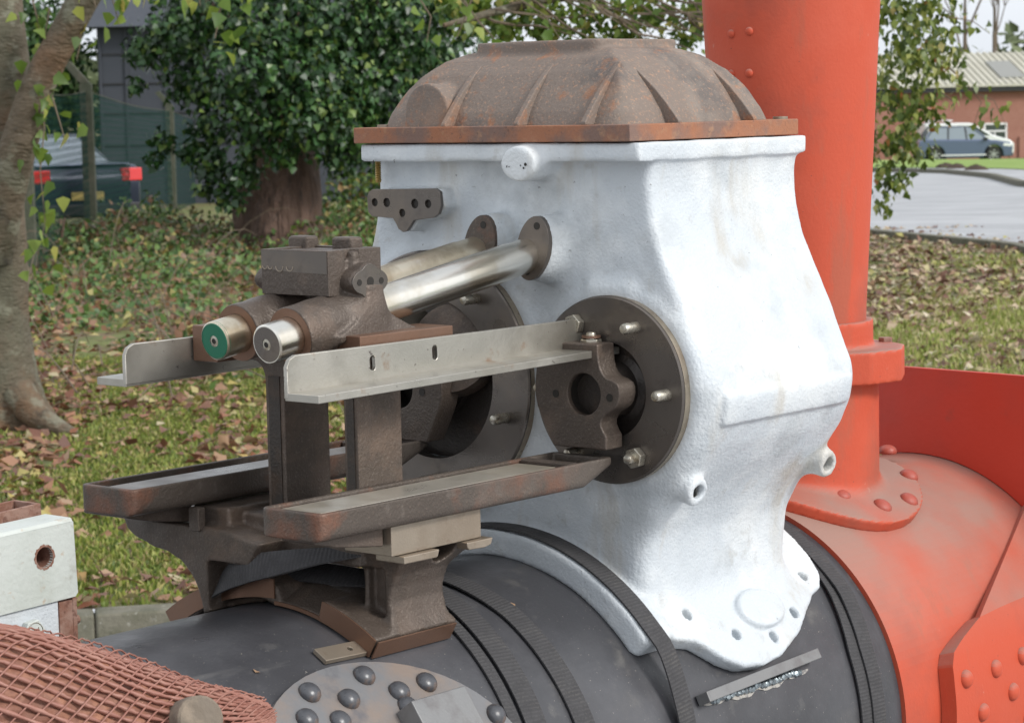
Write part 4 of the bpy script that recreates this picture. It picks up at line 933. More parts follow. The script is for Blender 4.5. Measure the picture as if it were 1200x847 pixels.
kerbline('road_kerb', near_e, .16, .07, M_conc, 'low pale kerb edging the near side of the road beyond the leaf litter')
kerbline('road_kerb', far_e, .2, .14, M_conc, 'kerb along the far side of the road below the grass verge')
def offs(P, d):
    t = np.gradient(P, axis=0); t /= np.linalg.norm(t, axis=1)[:, None]; q = np.stack([-t[:, 1], t[:, 0]], 1)
    if (q[30] @ FD) < 0: q = -q
    return P+q*d
o1 = offs(fe, .1); o2 = offs(fe, 2.0)
P = [[(*(a+(b-a)*k/6), float(gz(*(a+(b-a)*k/6)))+.1) for k in range(7)] for a, b in zip(o1, o2)]
quad_sheet('pavement', P, M_road)
o3 = offs(fe, 34)
P = [[(*(a+(b-a)*k/20), float(gz(*(a+(b-a)*k/20)))+.12+.10*math.sin(k*.3)) for k in range(21)] for a, b in zip(o2, o3)]
quad_sheet('verge', P, M_verge)
for i, (x, y, t, lb) in enumerate([(1108, 197, 80, 'leftmost small brown molehill on the grass verge'), (1121, 198, 78, 'middle brown molehill on the grass verge'), (1144, 202, 74, 'rightmost brown molehill on the grass verge, nearest the road')]):
    p = px(x, y, t); z = float(gz(p[0], p[1]))+.1; v = []; f = []
    n = 14
    for k, (r, h) in enumerate(((.36, 0), (.27, .07), (.16, .12), (.03, .15))):
        for j in range(n): a = 2*PI*j/n; rr = r*(1+.2*random.uniform(-1, 1)); v.append((p[0]+rr*math.cos(a), p[1]+rr*math.sin(a), z+h*(1+.2*random.uniform(-1, 1))))
    for k in range(3):
        for j in range(n): f.append((k*n+j, k*n+(j+1) % n, (k+1)*n+(j+1) % n, (k+1)*n+j))
    f.append(tuple(range(3*n, 4*n))); o = MB().add(v, f).build('molehill', M_soil, None, 0, 80); base_origin(o); tag(o, lb, 'molehill', 'molehills on the verge')

# ---- scattered ground cover
def wedge(n, s0, s1, b0, b1, pw=1.):
    s = s0+(s1-s0)*rng.random(n)**pw; b = (b0+(b1-b0)*rng.random(n))*s
    P = CAM[:2][None]+FD[None]*s[:, None]+BR[None]*b[:, None]; return P, s, b
def behind_kerb(P): return ((P-K0) @ KN) > .02
def on_road(P):
    d = np.array([np.min(np.linalg.norm(ne-p, axis=1)) for p in P]); i = np.array([np.argmin(np.linalg.norm(ne-p, axis=1)) for p in P]); return ((P-ne[i]) @ FD) > -.15
def nz(P, sc, ph=0.): return np.sin(P[:, 0]*sc+ph)*np.cos(P[:, 1]*sc*1.3+ph*2)+.6*np.sin(P[:, 0]*sc*2.3-P[:, 1]*sc*1.9+ph)
def litter(name, n, a, dens, m, size, pw=.6, label=None):
    P, s, b = wedge(n, *a, pw); k = behind_kerb(P) & (rng.random(n) < dens(P, s)); P = P[k]; k2 = ~((P @ FD > 17) & (((P-CAM[:2]) @ BR) > 1) & on_road(P)) if len(P) else k; P = P[k2]; n = len(P)
    z = gz(P[:, 0], P[:, 1])+rng.uniform(.008, .035, n); N = rv(n, .42)+np.array([0, 0, 1]); D = rv(n)*np.array([1, 1, .25])
    o = leaves(name, np.c_[P, z], D, N, rng.uniform(*size, n), m); return tag(o, None, None, None, 'stuff')
litter('fallen_leaves', 30000, (7.2, 31, -.27, -.03), lambda P, s: np.clip(.42+.50*nz(P, 2.1, .4)+.15*(s > 13), .10, 1), M_leafdead, (.04, .10), .85)
litter('fallen_leaves', 34000, (9, 31, .05, .27), lambda P, s: np.clip(.22+.40*nz(P, 1.1, 2.)+.8*(s > 19)+.3*(s < 14), .06, 1), M_leafdead2, (.05, .11))
litter('fallen_leaves', 2500, (9, 30, -.03, .05), lambda P, s: P[:, 0]*0+.6, M_leafdead, (.06, .10))
def blades(n, a, dens, h, pw, m=None):
    P, s, b = wedge(n, *a, pw); k = behind_kerb(P) & (rng.random(n) < dens(P, s)); P = P[k]; k2 = ~((P @ FD > 17) & (((P-CAM[:2]) @ BR) > 1) & on_road(P)); P = P[k2]; n = len(P)
    z = gz(P[:, 0], P[:, 1]); H = rng.uniform(.4, 1, n)*h; an = rng.uniform(0, 2*PI, n); w = rng.uniform(.004, .009, n)*(1+.04*((P @ FD)-6)); lean = rv(n, .35)[:, :2]*H[:, None]
    B = np.c_[P, z]; u = np.c_[np.cos(an), np.sin(an), 0*an]*w[:, None]; T = B+np.c_[lean, H]; M2 = B+np.c_[lean*.3, H*.6]
    V = np.stack([B-u, B+u, M2+u*.7, M2-u*.7, T], 1).reshape(-1, 3); i = np.arange(n)[:, None]*5
    F = np.concatenate([i+np.array([[0, 1, 2]]), i+np.array([[0, 2, 3]]), i+np.array([[3, 2, 4]])], 0)
    return tag(tri_mesh('grass', V, F, m or M_blade), None, None, None, 'stuff')
blades(150000, (7.2, 17, -.26, -.02), lambda P, s: np.clip(.50-.55*nz(P, 2.1, .4), .03, .9), .036, .8)
blades(110000, (9, 27, .06, .27), lambda P, s: np.clip(.60-.35*nz(P, 1.1, 2.)-.6*(s > 20), .02, 1), .07, .8, M_blade2)
# low brambles and ivy between the trees
n = 30000; P, s, b = wedge(n, 14.5, 31, -.27, -.035, .8)
hh = np.clip((s-14.5)/13, .06, 1)**1.6*.42*(1+.4*nz(P, .9, 1.))
k = (nz(P, 1.3, .7) > -1.0+.7*(s < 19)) & (rng.random(n) < np.clip(.10+(s-15)/13, 0, .85)); P = P[k]; hh = hh[k]; n = len(P)
z = gz(P[:, 0], P[:, 1])+hh*rng.random(n)**.6
o = leaves('ground_ivy', np.c_[P, z], rv(n, .8)+np.array([0, 0, -.1]), rv(n, .6)+np.array([-.3, -.3, .9]), rng.uniform(.05, .10, n), M_under); tag(o, None, None, None, 'stuff')
tw = MB()
for i in range(260):
    P, s, b = wedge(1, 13.5, 30, -.26, -.03, .7); p = np.r_[P[0], gz(*P[0])+.02+random.random()*.1]; d = rv(1)[0]*[1, 1, .3]; d /= np.linalg.norm(d); L = random.uniform(.3, 1.1); hgt = random.uniform(.05, .4)*min(1, s[0]/20)
    tw.tube([tuple(p+d*L*t+np.array([0, 0, hgt*math.sin(PI*t*.8)])) for t in (0, .2, .4, .6, .8, 1)], [.005, .005, .004, .004, .003, .002], 4)
tag(tw.build('dead_stems', M_twig, None, fix=False), None, None, None, 'stuff')

# ================================================================== TREES
def limb(name, pts, m, par, n=14):
    """pts: (x, y, t, r) picture position, depth, radius"""
    P = [Vector(px(*q[:3])) for q in pts]; r = [q[3] for q in pts]; Q = []; Rr = []
    for i in range(len(P)-1):
        p0 = P[max(i-1, 0)]; p1 = P[i]; p2 = P[i+1]; p3 = P[min(i+2, len(P)-1)]
        for j in range(7):
            t = j/7; Q.append(.5*((2*p1)+(-p0+p2)*t+(2*p0-5*p1+4*p2-p3)*t*t+(-p0+3*p1-3*p2+p3)*t**3)); Rr.append((r[i]*(1-t)+r[i+1]*t))
    Q.append(P[-1]); Rr.append(r[-1])
    mb = MB().tube(Q, Rr, n)
    out = []
    for (x, y, z) in mb.v: out.append((x, y, z))
    mb.v = out; return mb.build(name, m, par, 0, 80, fix=False)
def knobbly(o, amp, sc):
    me = o.data; nv = len(me.vertices); a = np.empty(nv*3, np.float32); me.vertices.foreach_get('co', a); a = a.reshape(-1, 3)
    a += (amp*np.stack([np.sin(a[:, 2]*sc+a[:, 1]*sc*2), np.sin(a[:, 2]*sc*1.3+a[:, 0]*sc*2.1+1), 0*a[:, 0]], 1)).astype(np.float32); me.vertices.foreach_set('co', a.ravel()); me.update(); return o
birch = thing('birch_tree', 'grey brown tree with flaking bark and a leaning limb, cut by the left picture edge', 'tree', gp(5.75, 8.75))
knobbly(limb('trunk', [(4, 535, 13.6, .40), (2, 505, 13.57, .335), (-2, 478, 13.54, .275), (-6, 440, 13.5, .235), (-11, 380, 13.45, .205), (-13, 300, 13.4, .20), (-14, 200, 13.4, .20), (-12, 100, 13.4, .205), (-14, 0, 13.4, .20), (-25, -200, 13.4, .19)], M_bark, birch, 28), .012, 5)
limb('branch', [(-12, 300, 13.3, .13), (4, 230, 13.2, .115), (22, 170, 13.1, .098), (45, 100, 13.05, .088), (75, 42, 13.0, .082), (112, -25, 12.9, .08), (170, -110, 12.8, .07)], M_bark, birch, 20)
limb('root', [(22, 462, 13.35, .10), (42, 486, 13.25, .075), (62, 498, 13.15, .055), (84, 508, 13.1, .035), (100, 516, 13.05, .015)], M_bark, birch, 12)
def sprays(name, lines, dens, spread, size, m, par, hang=.8, tpl=(LEAF, LEAFF)):
    P = []; tw = MB()
    for L in lines:
        Q = [Vector(px(*q)) for q in L]; tw.tube(Q, [.0055*max(.3, 1-i/len(Q)) for i in range(len(Q))], 4)
        for a, b in zip(Q[:-1], Q[1:]):
            k = max(1, int(dens*(b-a).length)); t = rng.random(k)[:, None]; P.append(np.array(a)*(1-t)+np.array(b)*t+rv(k, spread))
    P = np.concatenate(P); n = len(P)
    o = leaves(name, P, rv(n, .45)+np.array([0, 0, -hang]), rv(n, .8)+np.array([-.5, -.5, .2]), rng.uniform(*size, n), m, par, tpl); o['kind'] = 'stuff'
    t_ = tw.build('twigs', M_twig, par, fix=False); t_['kind'] = 'stuff'; return o
sprays('leaves', [[(44, 60, 13, ), (52, 150, 13), (47, 200, 13), (53, 260, 13), (40, 320, 13)], [(60, 110, 12.8), (75, 160, 12.8)], [(58, 10, 13), (50, 60, 13)], [(110, -60, 12.5), (132, 0, 12.5), (140, 30, 12.5)], [(170, -60, 12.5), (160, 0, 12.5)], [(98, 30, 13), (90, 70, 13)], [(38, 0, 13.1), (48, 40, 13.1)], [(225, -50, 12), (235, 8, 12)], [(300, -60, 12), (292, 5, 12)], [(260, 0, 12), (252, 45, 12)], [(105, -20, 12), (112, 8, 12)]], 44, .055, (.06, .10), M_fresh, birch, .8, (IVYL, IVYF))

def crown(par, cl, dens, m, t_, hang=.6, size=(.06, .10), tpl=(LEAF, LEAFF), name='crown', shell=.35):
    C_ = [(px(x, y, t_+dt), r/2911*t_) for x, y, r, dt in cl]
    P, D, N, S = clumps(C_, dens, hang, size, shell); o = leaves(name, P, D, N, S, m, par, tpl); o['kind'] = 'stuff'; return o
ivyt = thing('ivy_clad_tree', 'big dark ivy clad tree with a furrowed trunk left of the engine', 'tree', gp(16.9, 17.8))
knobbly(limb('trunk', [(332, 330, 27.6, .56), (328, 300, 27.6, .50), (327, 250, 27.6, .47), (330, 190, 27.7, .42), (338, 100, 27.8, .30), (345, 0, 27.9, .33), (350, -200, 28, .25)], M_bark2, ivyt, 26), .05, 3)
limb('branch', [(335, 120, 27.7, .2), (420, 30, 27.4, .12), (500, -60, 27, .08)], M_bark2, ivyt, 8)
limb('branch', [(332, 90, 27.7, .18), (250, 20, 27.4, .12), (180, -50, 27, .08)], M_bark2, ivyt, 8)
crown(ivyt, [(205, 45, 48, 0), (240, -5, 60, .4), (300, 20, 70, -.6), (385, 15, 72, -.2), (455, 30, 66, .2), (530, 0, 60, .8), (228, 100, 38, .2), (296, 92, 60, -.9), (370, 100, 64, -.7), (445, 110, 56, 0), (500, 85, 50, .5), (250, 150, 30, .2), (300, 150, 34, -.8), (352, 148, 36, -1.), (405, 150, 40, -.2), (455, 165, 36, .5), (250, 195, 26, -.2), (288, 200, 24, -.7), (270, 228, 20, -.5), (225, 178, 18, 0), (190, 165, 15, 0), (182, 186, 12, 0), (330, 180, 20, -.9), (395, 185, 22, -.2), (240, 222, 12, -.3), (165, 60, 20, 0), (160, 100, 12, 0)], 300, M_ivy, 27.2, .6, (.06, .105), (IVYL, IVYF), shell=.6)
for lb, cl, t_, m, dn, sz in [
    ('yellow green bush standing behind the ivy clad trunk, left of the block', [(400, 235, 30, 0), (425, 265, 30, 0), (395, 280, 24, -.4), (440, 225, 34, .5), (470, 260, 40, .6)], 30, M_shrub, 170, (.07, .11)),
    ('dark evergreen mass filling the gap between the ivy tree and the lid', [(430, 60, 60, 0), (480, 110, 70, 0), (540, 130, 70, 0), (450, 180, 60, 0), (520, 30, 50, 0), (590, 150, 60, 0), (400, 130, 60, 0)], 33, M_ivy, 110, (.09, .14))]:
    c = px(cl[0][0], 300, t_); o = thing('bush', lb, 'bush', gp(c[0], c[1])); crown(o, cl, dn, m, t_, .3, sz, name='foliage')
    limb('stem', [(cl[0][0]+20, 330, t_, .06), (cl[0][0]+25, 250, t_, .04)], M_bark2, o, 6)
for lb, cl, t_ in [('low leafy green and red shrub growing against the mesh fence left of the ivy trunk', [(150, 262, 20, 0), (185, 255, 24, 0), (215, 262, 22, .3), (245, 262, 20, 0), (268, 268, 16, -.3), (175, 235, 12, .3)], 28.5), ('low bramble bush at the foot of the fence post, far left', [(62, 285, 22, 0), (95, 290, 20, 0), (125, 280, 18, 0), (80, 268, 12, .3)], 27)]:
    c = px(cl[0][0], 290, t_); o = thing('bush', lb, 'bush', gp(c[0], c[1])); crown(o, cl, 150, M_under, t_, .2, (.06, .10), name='foliage', shell=.8)
    limb('stem', [(cl[0][0]+8, 295, t_, .02), (cl[0][0]+14, 255, t_, .01)], M_bark2, o, 6)
# weeping tree whose trunk stands behind the chimney
weep = thing('hanging_leaf_tree', 'light leafed tree with drooping branches right of the chimney and above the lid', 'tree', gp(*px(930, 350, 15.5)[:2]))
limb('trunk', [(930, 400, 15.4, .2), (930, 300, 15.4, .16), (928, 100, 15.4, .14), (925, -100, 15.4, .12), (930, -300, 15.4, .09)], M_bark, weep, 14)
limb('branch', [(928, -60, 15.4, .09), (1010, -50, 15.1, .06), (1090, -20, 15, .03)], M_bark, weep, 8)
limb('branch', [(926, -20, 15.4, .08), (800, -30, 14.6, .05), (640, 0, 14, .03), (520, 30, 13.6, .012)], M_bark, weep, 8)
crown(weep, [(1052, 0, 46, 0), (1095, 10, 40, .2), (1062, 60, 46, -.2), (1102, 62, 36, 0), (1050, 115, 40, 0), (1085, 122, 36, .2), (1045, 165, 32, 0), (1070, 172, 26, 0), (1040, 205, 26, 0), (1055, 215, 16, 0), (1037, 238, 15, 0), (1018, 90, 30, .3), (1012, 180, 26, .3)], 330, M_fresh2 if False else M_shrubr, 15, 1., (.042, .072), shell=.75)
sprays('sprig', [[(1100, 70, 15), (1130, 95, 15), (1150, 120, 15), (1140, 150, 15)], [(1120, 100, 15), (1165, 118, 15), (1180, 150, 15)], [(1110, 20, 15), (1140, 25, 15), (1160, 40, 15)], [(1105, 110, 15), (1118, 120, 15)]], 38, .05, (.045, .07), M_shrubr, weep, .8, (IVYL, IVYF))
crown(weep, [(560, 0, 50, 0), (620, 8, 50, 0), (690, 5, 52, 0), (760, 5, 52, 0), (815, 10, 46, 0), (640, 35, 36, 0), (730, 40, 40, 0), (690, 55, 26, 0), (590, 30, 30, 0), (800, 45, 26, 0), (520, -10, 36, 0)], 330, M_fresh, 14, .6, (.042, .075), shell=.9, name='canopy_leaves')
sprays('canopy_sprig', [[(480, -20, 12), (505, 20, 12), (500, 50, 12)], [(530, -20, 12), (560, 25, 12), (585, 52, 12)], [(560, -20, 12), (545, 20, 12), (535, 45, 12)], [(500, -10, 12), (540, 0, 12), (575, 40, 12)], [(610, 0, 12.5), (640, 20, 12.5), (660, 52, 12.5)]], 18, .05, (.055, .085), M_fresh, weep, .8, (IVYL, IVYF))
tb = MB()
for i in range(34):
    x0 = random.uniform(560, 830); y0 = random.uniform(-30, 20); P = [Vector(px(x0, y0, 13.8))]; a = random.uniform(-.2, .9)
    for k in range(5): x0 += random.uniform(14, 30)*math.cos(a); y0 += random.uniform(14, 26)*math.sin(a); a += random.uniform(-.35, .35); P.append(Vector(px(x0, y0, 13.8+random.uniform(-.1, .1))))
    tb.tube(P, [.009, .008, .007, .006, .004, .003], 4)
o = tb.build('bare_twigs', M_twig, weep, fix=False); o['kind'] = 'stuff'

# distant bare trees at the right
for k, (x, y0, t, h, lb) in enumerate([(1131, 110, 128, 15, 'tall thin bare tree rising behind the brick building, left one'), (1165, 100, 140, 13, 'spreading bare tree with fine twigs above the roof'), (1215, 100, 150, 14, 'bare tree at the right picture edge above the roof')]):
    c = px(x, y0, t); b = gp(c[0], c[1]); T_ = thing('bare_tree', lb, 'tree', b, 'bare trees beyond the buildings'); mb = MB()
    def grow(p, d, L, r, dep):
        q = p+d*L*.5+Vector(rv(1, L*.03)[0]); e = p+d*L+Vector(rv(1, L*.04)[0]); mb.tube([p, q, e], [r, r*.85, r*.7], 5, False)
        if dep == 0: return
        for _ in range(3 if dep > 1 else 4):
            dd = (d+Vector(rv(1, .36)[0])+Vector((0, 0, .1))).normalized(); grow(e, dd, L*random.uniform(.55, .8), r*.62, dep-1)
    tr = MB().tube([b, b+np.array([0, 0, h*.28]), b+np.array([0, 0, h*.5])], [.15, .12, .09], 8).build('trunk', M_twig, T_, fix=False)
    for z in (.3, .4, .5): grow(Vector(b+np.array([0, 0, h*z])), Vector(rv(1, .25)[0]+np.array([0, 0, 1])).normalized(), h*.2, .07, 4)
    o = mb.build('branches', M_twig, T_, fix=False); o['kind'] = 'stuff'
c = px(1195, 90, 150); dk = thing('round_tree', 'dark green round tree beyond the roof at the right edge', 'tree', gp(c[0], c[1]))
crown(dk, [(1196, 62, 30, 0), (1225, 70, 40, 0), (1185, 90, 22, 0), (1210, 120, 40, 0)], 2.2, M_far, 150, .2, (.7, 1.1)); limb('trunk', [(1205, 190, 150, .35), (1200, 90, 150, .3)], M_bark2, dk, 6)
# far hedge line that closes the view at the horizon
hg = MB()
P = []
for i in range(5200):
    x = random.uniform(-500, 1500); t = random.uniform(165, 200); y = 112-abs(random.gauss(0, 1))*(16 if x > 1000 else 14)-8*math.sin(x*.013)-5*math.sin(x*.041); P.append(px(x, y+14, t))
P = np.array(P); n = len(P); o = leaves('far_woodland', P, rv(n), rv(n)+np.array([-.7, -.6, .3]), rng.uniform(1.6, 3.2, n), M_far); tag(o, None, None, None, 'stuff')

# ================================================================== LEFT: fence, barn, hedge, car
fence = thing('chain_fence', 'green mesh fence on cranked concrete posts behind the brambles, far left', 'fence', gp(17.4, 21.6))
fp = [px(108, 292, 30.6), px(203, 250, 46.9)]; fA = fp[0][:2]; fB = fp[1][:2]; fdir = (fB-fA)/np.linalg.norm(fB-fA)
posts = [fA-fdir*6.5, fA, fB, fB+fdir*18]
for i, p in enumerate(posts):
    g = float(gz(p[0], p[1])); T = Matrix.Translation((p[0], p[1], g)) @ Matrix.Rotation(math.atan2(fdir[1], fdir[0]), 4, 'Z')
    MB().box(-.07, .07, -.075, .075, -.2, 2.02, T).build('post', M_post, fence, .01)
    q = MB(); q.prism([(-.06, 2.02), (.06, 2.02), (-.18, 2.30), (-.26, 2.26)], -.07, .07, 'yz', mat=T @ Matrix.Rotation(PI, 4, 'Z')); q.build('post_crank', M_post, fence, .005)
def netmat():
    m = bpy.data.materials.new('green_wire_mesh'); m.use_nodes = True; n = m.node_tree.nodes; l = m.node_tree.links; n.clear()
    out = n.new('ShaderNodeOutputMaterial'); d = n.new('ShaderNodeBsdfDiffuse'); d.inputs[0].default_value = (.02, .05, .042, 1); t = n.new('ShaderNodeBsdfTransparent'); mx = n.new('ShaderNodeMixShader')
    uv = n.new('ShaderNodeTexCoord'); w = []
    for ang in (.6, -.6):
        mp = n.new('ShaderNodeMapping'); mp.inputs['Rotation'].default_value = (0, 0, ang); l.new(uv.outputs['UV'], mp.inputs[0]); a = n.new('ShaderNodeTexWave'); a.inputs['Scale'].default_value = 3.6; l.new(mp.outputs[0], a.inputs[0])
        g = n.new('ShaderNodeMath'); g.operation = 'GREATER_THAN'; g.inputs[1].default_value = .80; l.new(a.outputs[0], g.inputs[0]); w.append(g)
    mm = n.new('ShaderNodeMath'); mm.operation = 'MAXIMUM'; l.new(w[0].outputs[0], mm.inputs[0]); l.new(w[1].outputs[0], mm.inputs[1])
    l.new(mm.outputs[0], mx.inputs[0]); l.new(t.outputs[0], mx.inputs[1]); l.new(d.outputs[0], mx.inputs[2]); l.new(mx.outputs[0], out.inputs[0]); return m
M_meshw = netmat()
for a, b in zip(posts[:-1], posts[1:]):
    L = float(np.linalg.norm(b-a)); v = []; uvs = []; n = 16
    for i in range(n+1):
        p = a+(b-a)*i/n; g = float(gz(p[0], p[1])); sag = -.06*math.sin(PI*i/n)
        for z in (0, 1.93+sag): v.append((p[0], p[1], g+z)); uvs.append((L*i/n, z))
    me = bpy.data.meshes.new('mesh_panel'); me.from_pydata(v, [], [(2*i, 2*i+2, 2*i+3, 2*i+1) for i in range(n)]); uvl = me.uv_layers.new(name='UVMap')
    for lp in me.loops: uvl.data[lp.index].uv = uvs[lp.vertex_index]
    link('mesh_panel', me, M_meshw, fence)
    MB().tube([(v[2*i+1]) for i in range(n+1)], .006, 4).build('line_wire', M_post, fence, fix=False)
def frame(p, rot=0., z=None):
    """x right, y away, z up, standing on the ground at p"""
    g = float(gz(p[0], p[1])) if z is None else z
    return Matrix.Translation((p[0], p[1], g)) @ Matrix.Rotation(math.atan2(BR[1], BR[0])+rot, 4, 'Z')
c = px(150, 240, 55); T = frame(c); barn = thing('barn', 'dark grey sheet clad building behind the fence, far left', 'building', gp(c[0], c[1]))
MB().box(-.55, 6, 0, 8, -.3, 3.95, T).build('wall', M_barn, barn)
for z in (1.3, 2.0, 2.65, 3.3): MB().box(-.56, 6, -.03, .0, z, z+.03, T).build('sheet_lap', M_black, barn)
for x in (-.52, .05, .9, 1.8, 2.7): MB().box(x, x+.05, -.05, 0, -.3, 3.95, T).build('cover_strip', M_barn, barn, .005)
MB().prism([(-.4, 3.9), (9, 3.9), (4.2, 5.6)], -.75, 6.2, 'yz', mat=T).build('roof', M_barn, barn, .01)
for i in range(7): MB().box(-.7, 6, .35+i*.6, .40+i*.6, 4.05+i*.21, 4.10+i*.21, T).build('roof_lap', M_black, barn)
c = px(60, 230, 58); hd = thing('hedge', 'green conifer hedge behind the parked dark car, far left', 'hedge', gp(c[0], c[1]))
crown(hd, [(20, 120, 50, 0), (60, 120, 46, 0), (95, 130, 40, 0), (40, 190, 50, 0), (85, 190, 45, 0), (-30, 130, 60, 0), (-40, 200, 60, 0), (40, 70, 46, 0), (80, 60, 36, 0), (60, 20, 36, 0), (20, 30, 50, 0)], 60, M_hedge, 58, .2, (.13, .22), name='foliage'); limb('stem', [(55, 260, 58, .1), (55, 140, 58, .06)], M_bark2, hd, 6)

def car(name, label, p, rot, L, W, H, belt, body, glassp, paint, glass, wr=.32, wx=(.78, None), extra=None, group=None, z=None):
    """x forward, y left; body: side outline (x, z); glassp: greenhouse outline (x, z)"""
    T = frame(p, rot, z); t = thing(name, label, 'car' if 'van' not in name else 'van', T.to_translation(), group)
    arch = lambda cx: [(cx+(wr+.06)*math.cos(a), wr+(wr+.06)*math.sin(a)) for a in np.linspace(0, PI, 9)]
    w1, w2 = wx[0], (wx[1] or L-.85)
    low = [(0+.05, .22), (w1-wr-.07, .22)]+arch(w1)[::-1]+[(w1+wr+.07, .20), (w2-wr-.07, .20)]+arch(w2)[::-1]+[(w2+wr+.07, .22), (L-.05, .24)]
    poly = low+body
    MB().prism(poly, -W/2, W/2, 'xz', mat=T).build('body', paint, t, .06, 25, 3)
    mb = MB(); k = len(glassp); zb = min(q[1] for q in glassp); zt = max(q[1] for q in glassp); v = []
    for s in (-1, 1):
        for x, zz in glassp: v.append(T @ Vector((x, s*W/2*(.95-.2*(zz-zb)/(zt-zb)), zz)))
    mb.add(v, [tuple(range(k)), tuple(range(2*k-1, k-1, -1))]+[(i, (i+1) % k, k+(i+1) % k, k+i) for i in range(k)]); mb.build('windows', glass, t, .03, 25)
    up_ = [q for q in glassp if q[1] > zt-.06]; x0, x1 = min(q[0] for q in up_), max(q[0] for q in up_)
    MB().prism([(x0-.04, zt-.02), (x1+.03, zt-.02), (x1-.1, zt+.03), (x0+.08, zt+.035)], -W/2*.77, W/2*.77, 'xz', mat=T).build('roof', paint, t, .02)
    for (xb, xt) in extra or ():
        for s in (-1, 1):
            a = .95; bb = .75; P0 = [T @ Vector((xb, s*W/2*a*1.004, zb-.02)), T @ Vector((xt, s*W/2*bb*1.01, zt))]; MB().tube(P0, .032, 6).build('pillar', paint if abs(xb-xt) > .2 else M_black, t, 0)
    for x in (w1, w2):
        for s in (-1, 1):
            c0 = T @ Vector((x, s*(W/2-.02), wr)); ax = T.to_3x3() @ Vector((0, -s, 0))
            wh = MB().lathe([(wr*.62, .0), (wr*.95, .005), (wr, .04), (wr, .18), (wr*.6, .2)], c0, ax, 28).build('wheel', M_tyre, t)
            rm = MB(); rm.lathe([(wr*.66, -.004), (wr*.60, .01), (wr*.60, .05)], c0, ax, 24, cap=False); rm.lathe([(wr*.14, -.005), (wr*.14, .03)], c0, ax, 10)
            u = ax.orthogonal().normalized(); w_ = ax.cross(u)
            for j in range(6):
                a = 2*PI*j/6; d = u*math.cos(a)+w_*math.sin(a); e = -u*math.sin(a)+w_*math.cos(a)
                rm.add([c0+d*.03+e*.028-ax*.004, c0+d*.03-e*.028-ax*.004, c0+d*wr*.62-e*.022-ax*.002, c0+d*wr*.62+e*.022-ax*.002, c0+d*.03+e*.028+ax*.02, c0+d*.03-e*.028+ax*.02, c0+d*wr*.62-e*.022+ax*.02, c0+d*wr*.62+e*.022+ax*.02], [(0, 1, 2, 3), (4, 7, 6, 5), (0, 4, 5, 1), (2, 6, 7, 3), (1, 5, 6, 2), (0, 3, 7, 4)])
            rm.build('rim', M_alloy, wh)
    return t, T
# dark saloon behind the fence, tail towards the camera
c = px(104, 272, 36.5)
t, T = car('parked_car', 'dark blue saloon with red tail lamps parked behind the mesh fence, far left', c, PI-R_(54), 4.5, 1.78, 1.5, .9,
    [(4.5, .55), (4.48, .72), (3.6, .92), (3.2, .96), (.95, 1.0), (.10, .98), (.0, .8), (.0, .45)], [(.75, .95), (3.35, .93), (2.55, 1.40), (1.55, 1.40)], M_cardark, M_glassl, .33, (.85, 3.55), [(.80, 1.5), (1.9, 1.9), (3.3, 2.6)])
for s in (-1, 1):
    MB().prism([(-.015, .74), (.16, .73), (.36, .80), (.38, .86), (.20, .93), (-.01, .93)], *sorted((s*.58, s*.905)), 'xz', mat=T).build('tail_lamp', M_lamp, t, .015)
MB().box(-.03, .01, -.26, .26, .48, .60, T).build('number_plate', M_plate, t, .003); MB().box(-.04, .06, -.85, .85, .25, .42, T).build('bumper', M_black, t, .02)
MB().prism([(.06, .985), (.92, 1.01), (.92, 1.025), (.06, 1.0)], -.74, .74, 'xz', mat=T).build('boot_lid', M_carblue, t, .01)

# ================================================================== RIGHT: building, cars
c = px(1168, 186, 116); T = frame(c, R_(4), float(gz(*px(1168, 186, 116)[:2]))); bl = thing('brick_building', 'low red brick building with a pale sheet roof beyond the road, upper right', 'building', gp(c[0], c[1]))
S1 = 2911/116
def bx(name, m, x0, x1, y0, y1, a, b, bev=0): return MB().box(x0, x1, y0, y1, a, b, T).build(name, m, bl, bev)
wx0, wx1, wz0, wz1 = -.62, .50, .62, 1.66
bx('wall', M_brickfar, -12, wx0, 0, .3, -.6, 3.30); bx('wall', M_brickfar, wx1, 10, 0, .3, -.6, 3.30); bx('wall', M_brickfar, wx0, wx1, 0, .3, -.6, wz0); bx('wall', M_brickfar, wx0, wx1, 0, .3, wz1, 3.30)
wf = bx('window', M_white, wx0, wx1, -.02, .10, wz0, wz0+.09); 
for a in ((wx0, wx0+.09, wz0, wz1), (wx1-.09, wx1, wz0, wz1), (wx0, wx1, wz1-.09, wz1), (wx0, wx1, wz0+.62, wz0+.70), (wx0+.5, wx0+.56, wz0, wz0+.66)):
    o = MB().box(a[0], a[1], -.025, .095, a[2], a[3], T).build('frame', M_white, wf)
MB().box(wx0, wx1, .04, .06, wz0, wz1, T).build('pane', M_glass, wf); MB().box(wx0-.06, wx1+.06, -.12, .02, wz0-.1, wz0, T).build('sill', M_white, wf)
bx('fascia', M_black, -12.2, 10.2, -.35, -.28, 3.12, 3.36); bx('soffit', M_barn, -12.2, 10.2, -.3, .02, 3.28, 3.33)
rf = MB().prism([(-.42, 3.34), (-.42, 3.42), (5.2, 4.98), (5.2, 4.86)], -12.3, 10.3, 'yz', mat=T).build('roof', M_roof, bl)
rb_ = MB()
for i in range(72): x = -12.2+i*.315; rb_.prism([(-.40, 3.42), (-.40, 3.50), (5.2, 5.05), (5.2, 4.97)], x, x+.09, 'yz', mat=T)
rb_.build('roof_rib', M_roof, rf)
MB().prism([(.55, 3.72), (.55, 3.79), (3.3, 4.56), (3.3, 4.49)], .35, 1.5, 'yz', mat=T).build('roof_light', M_roofd, rf)
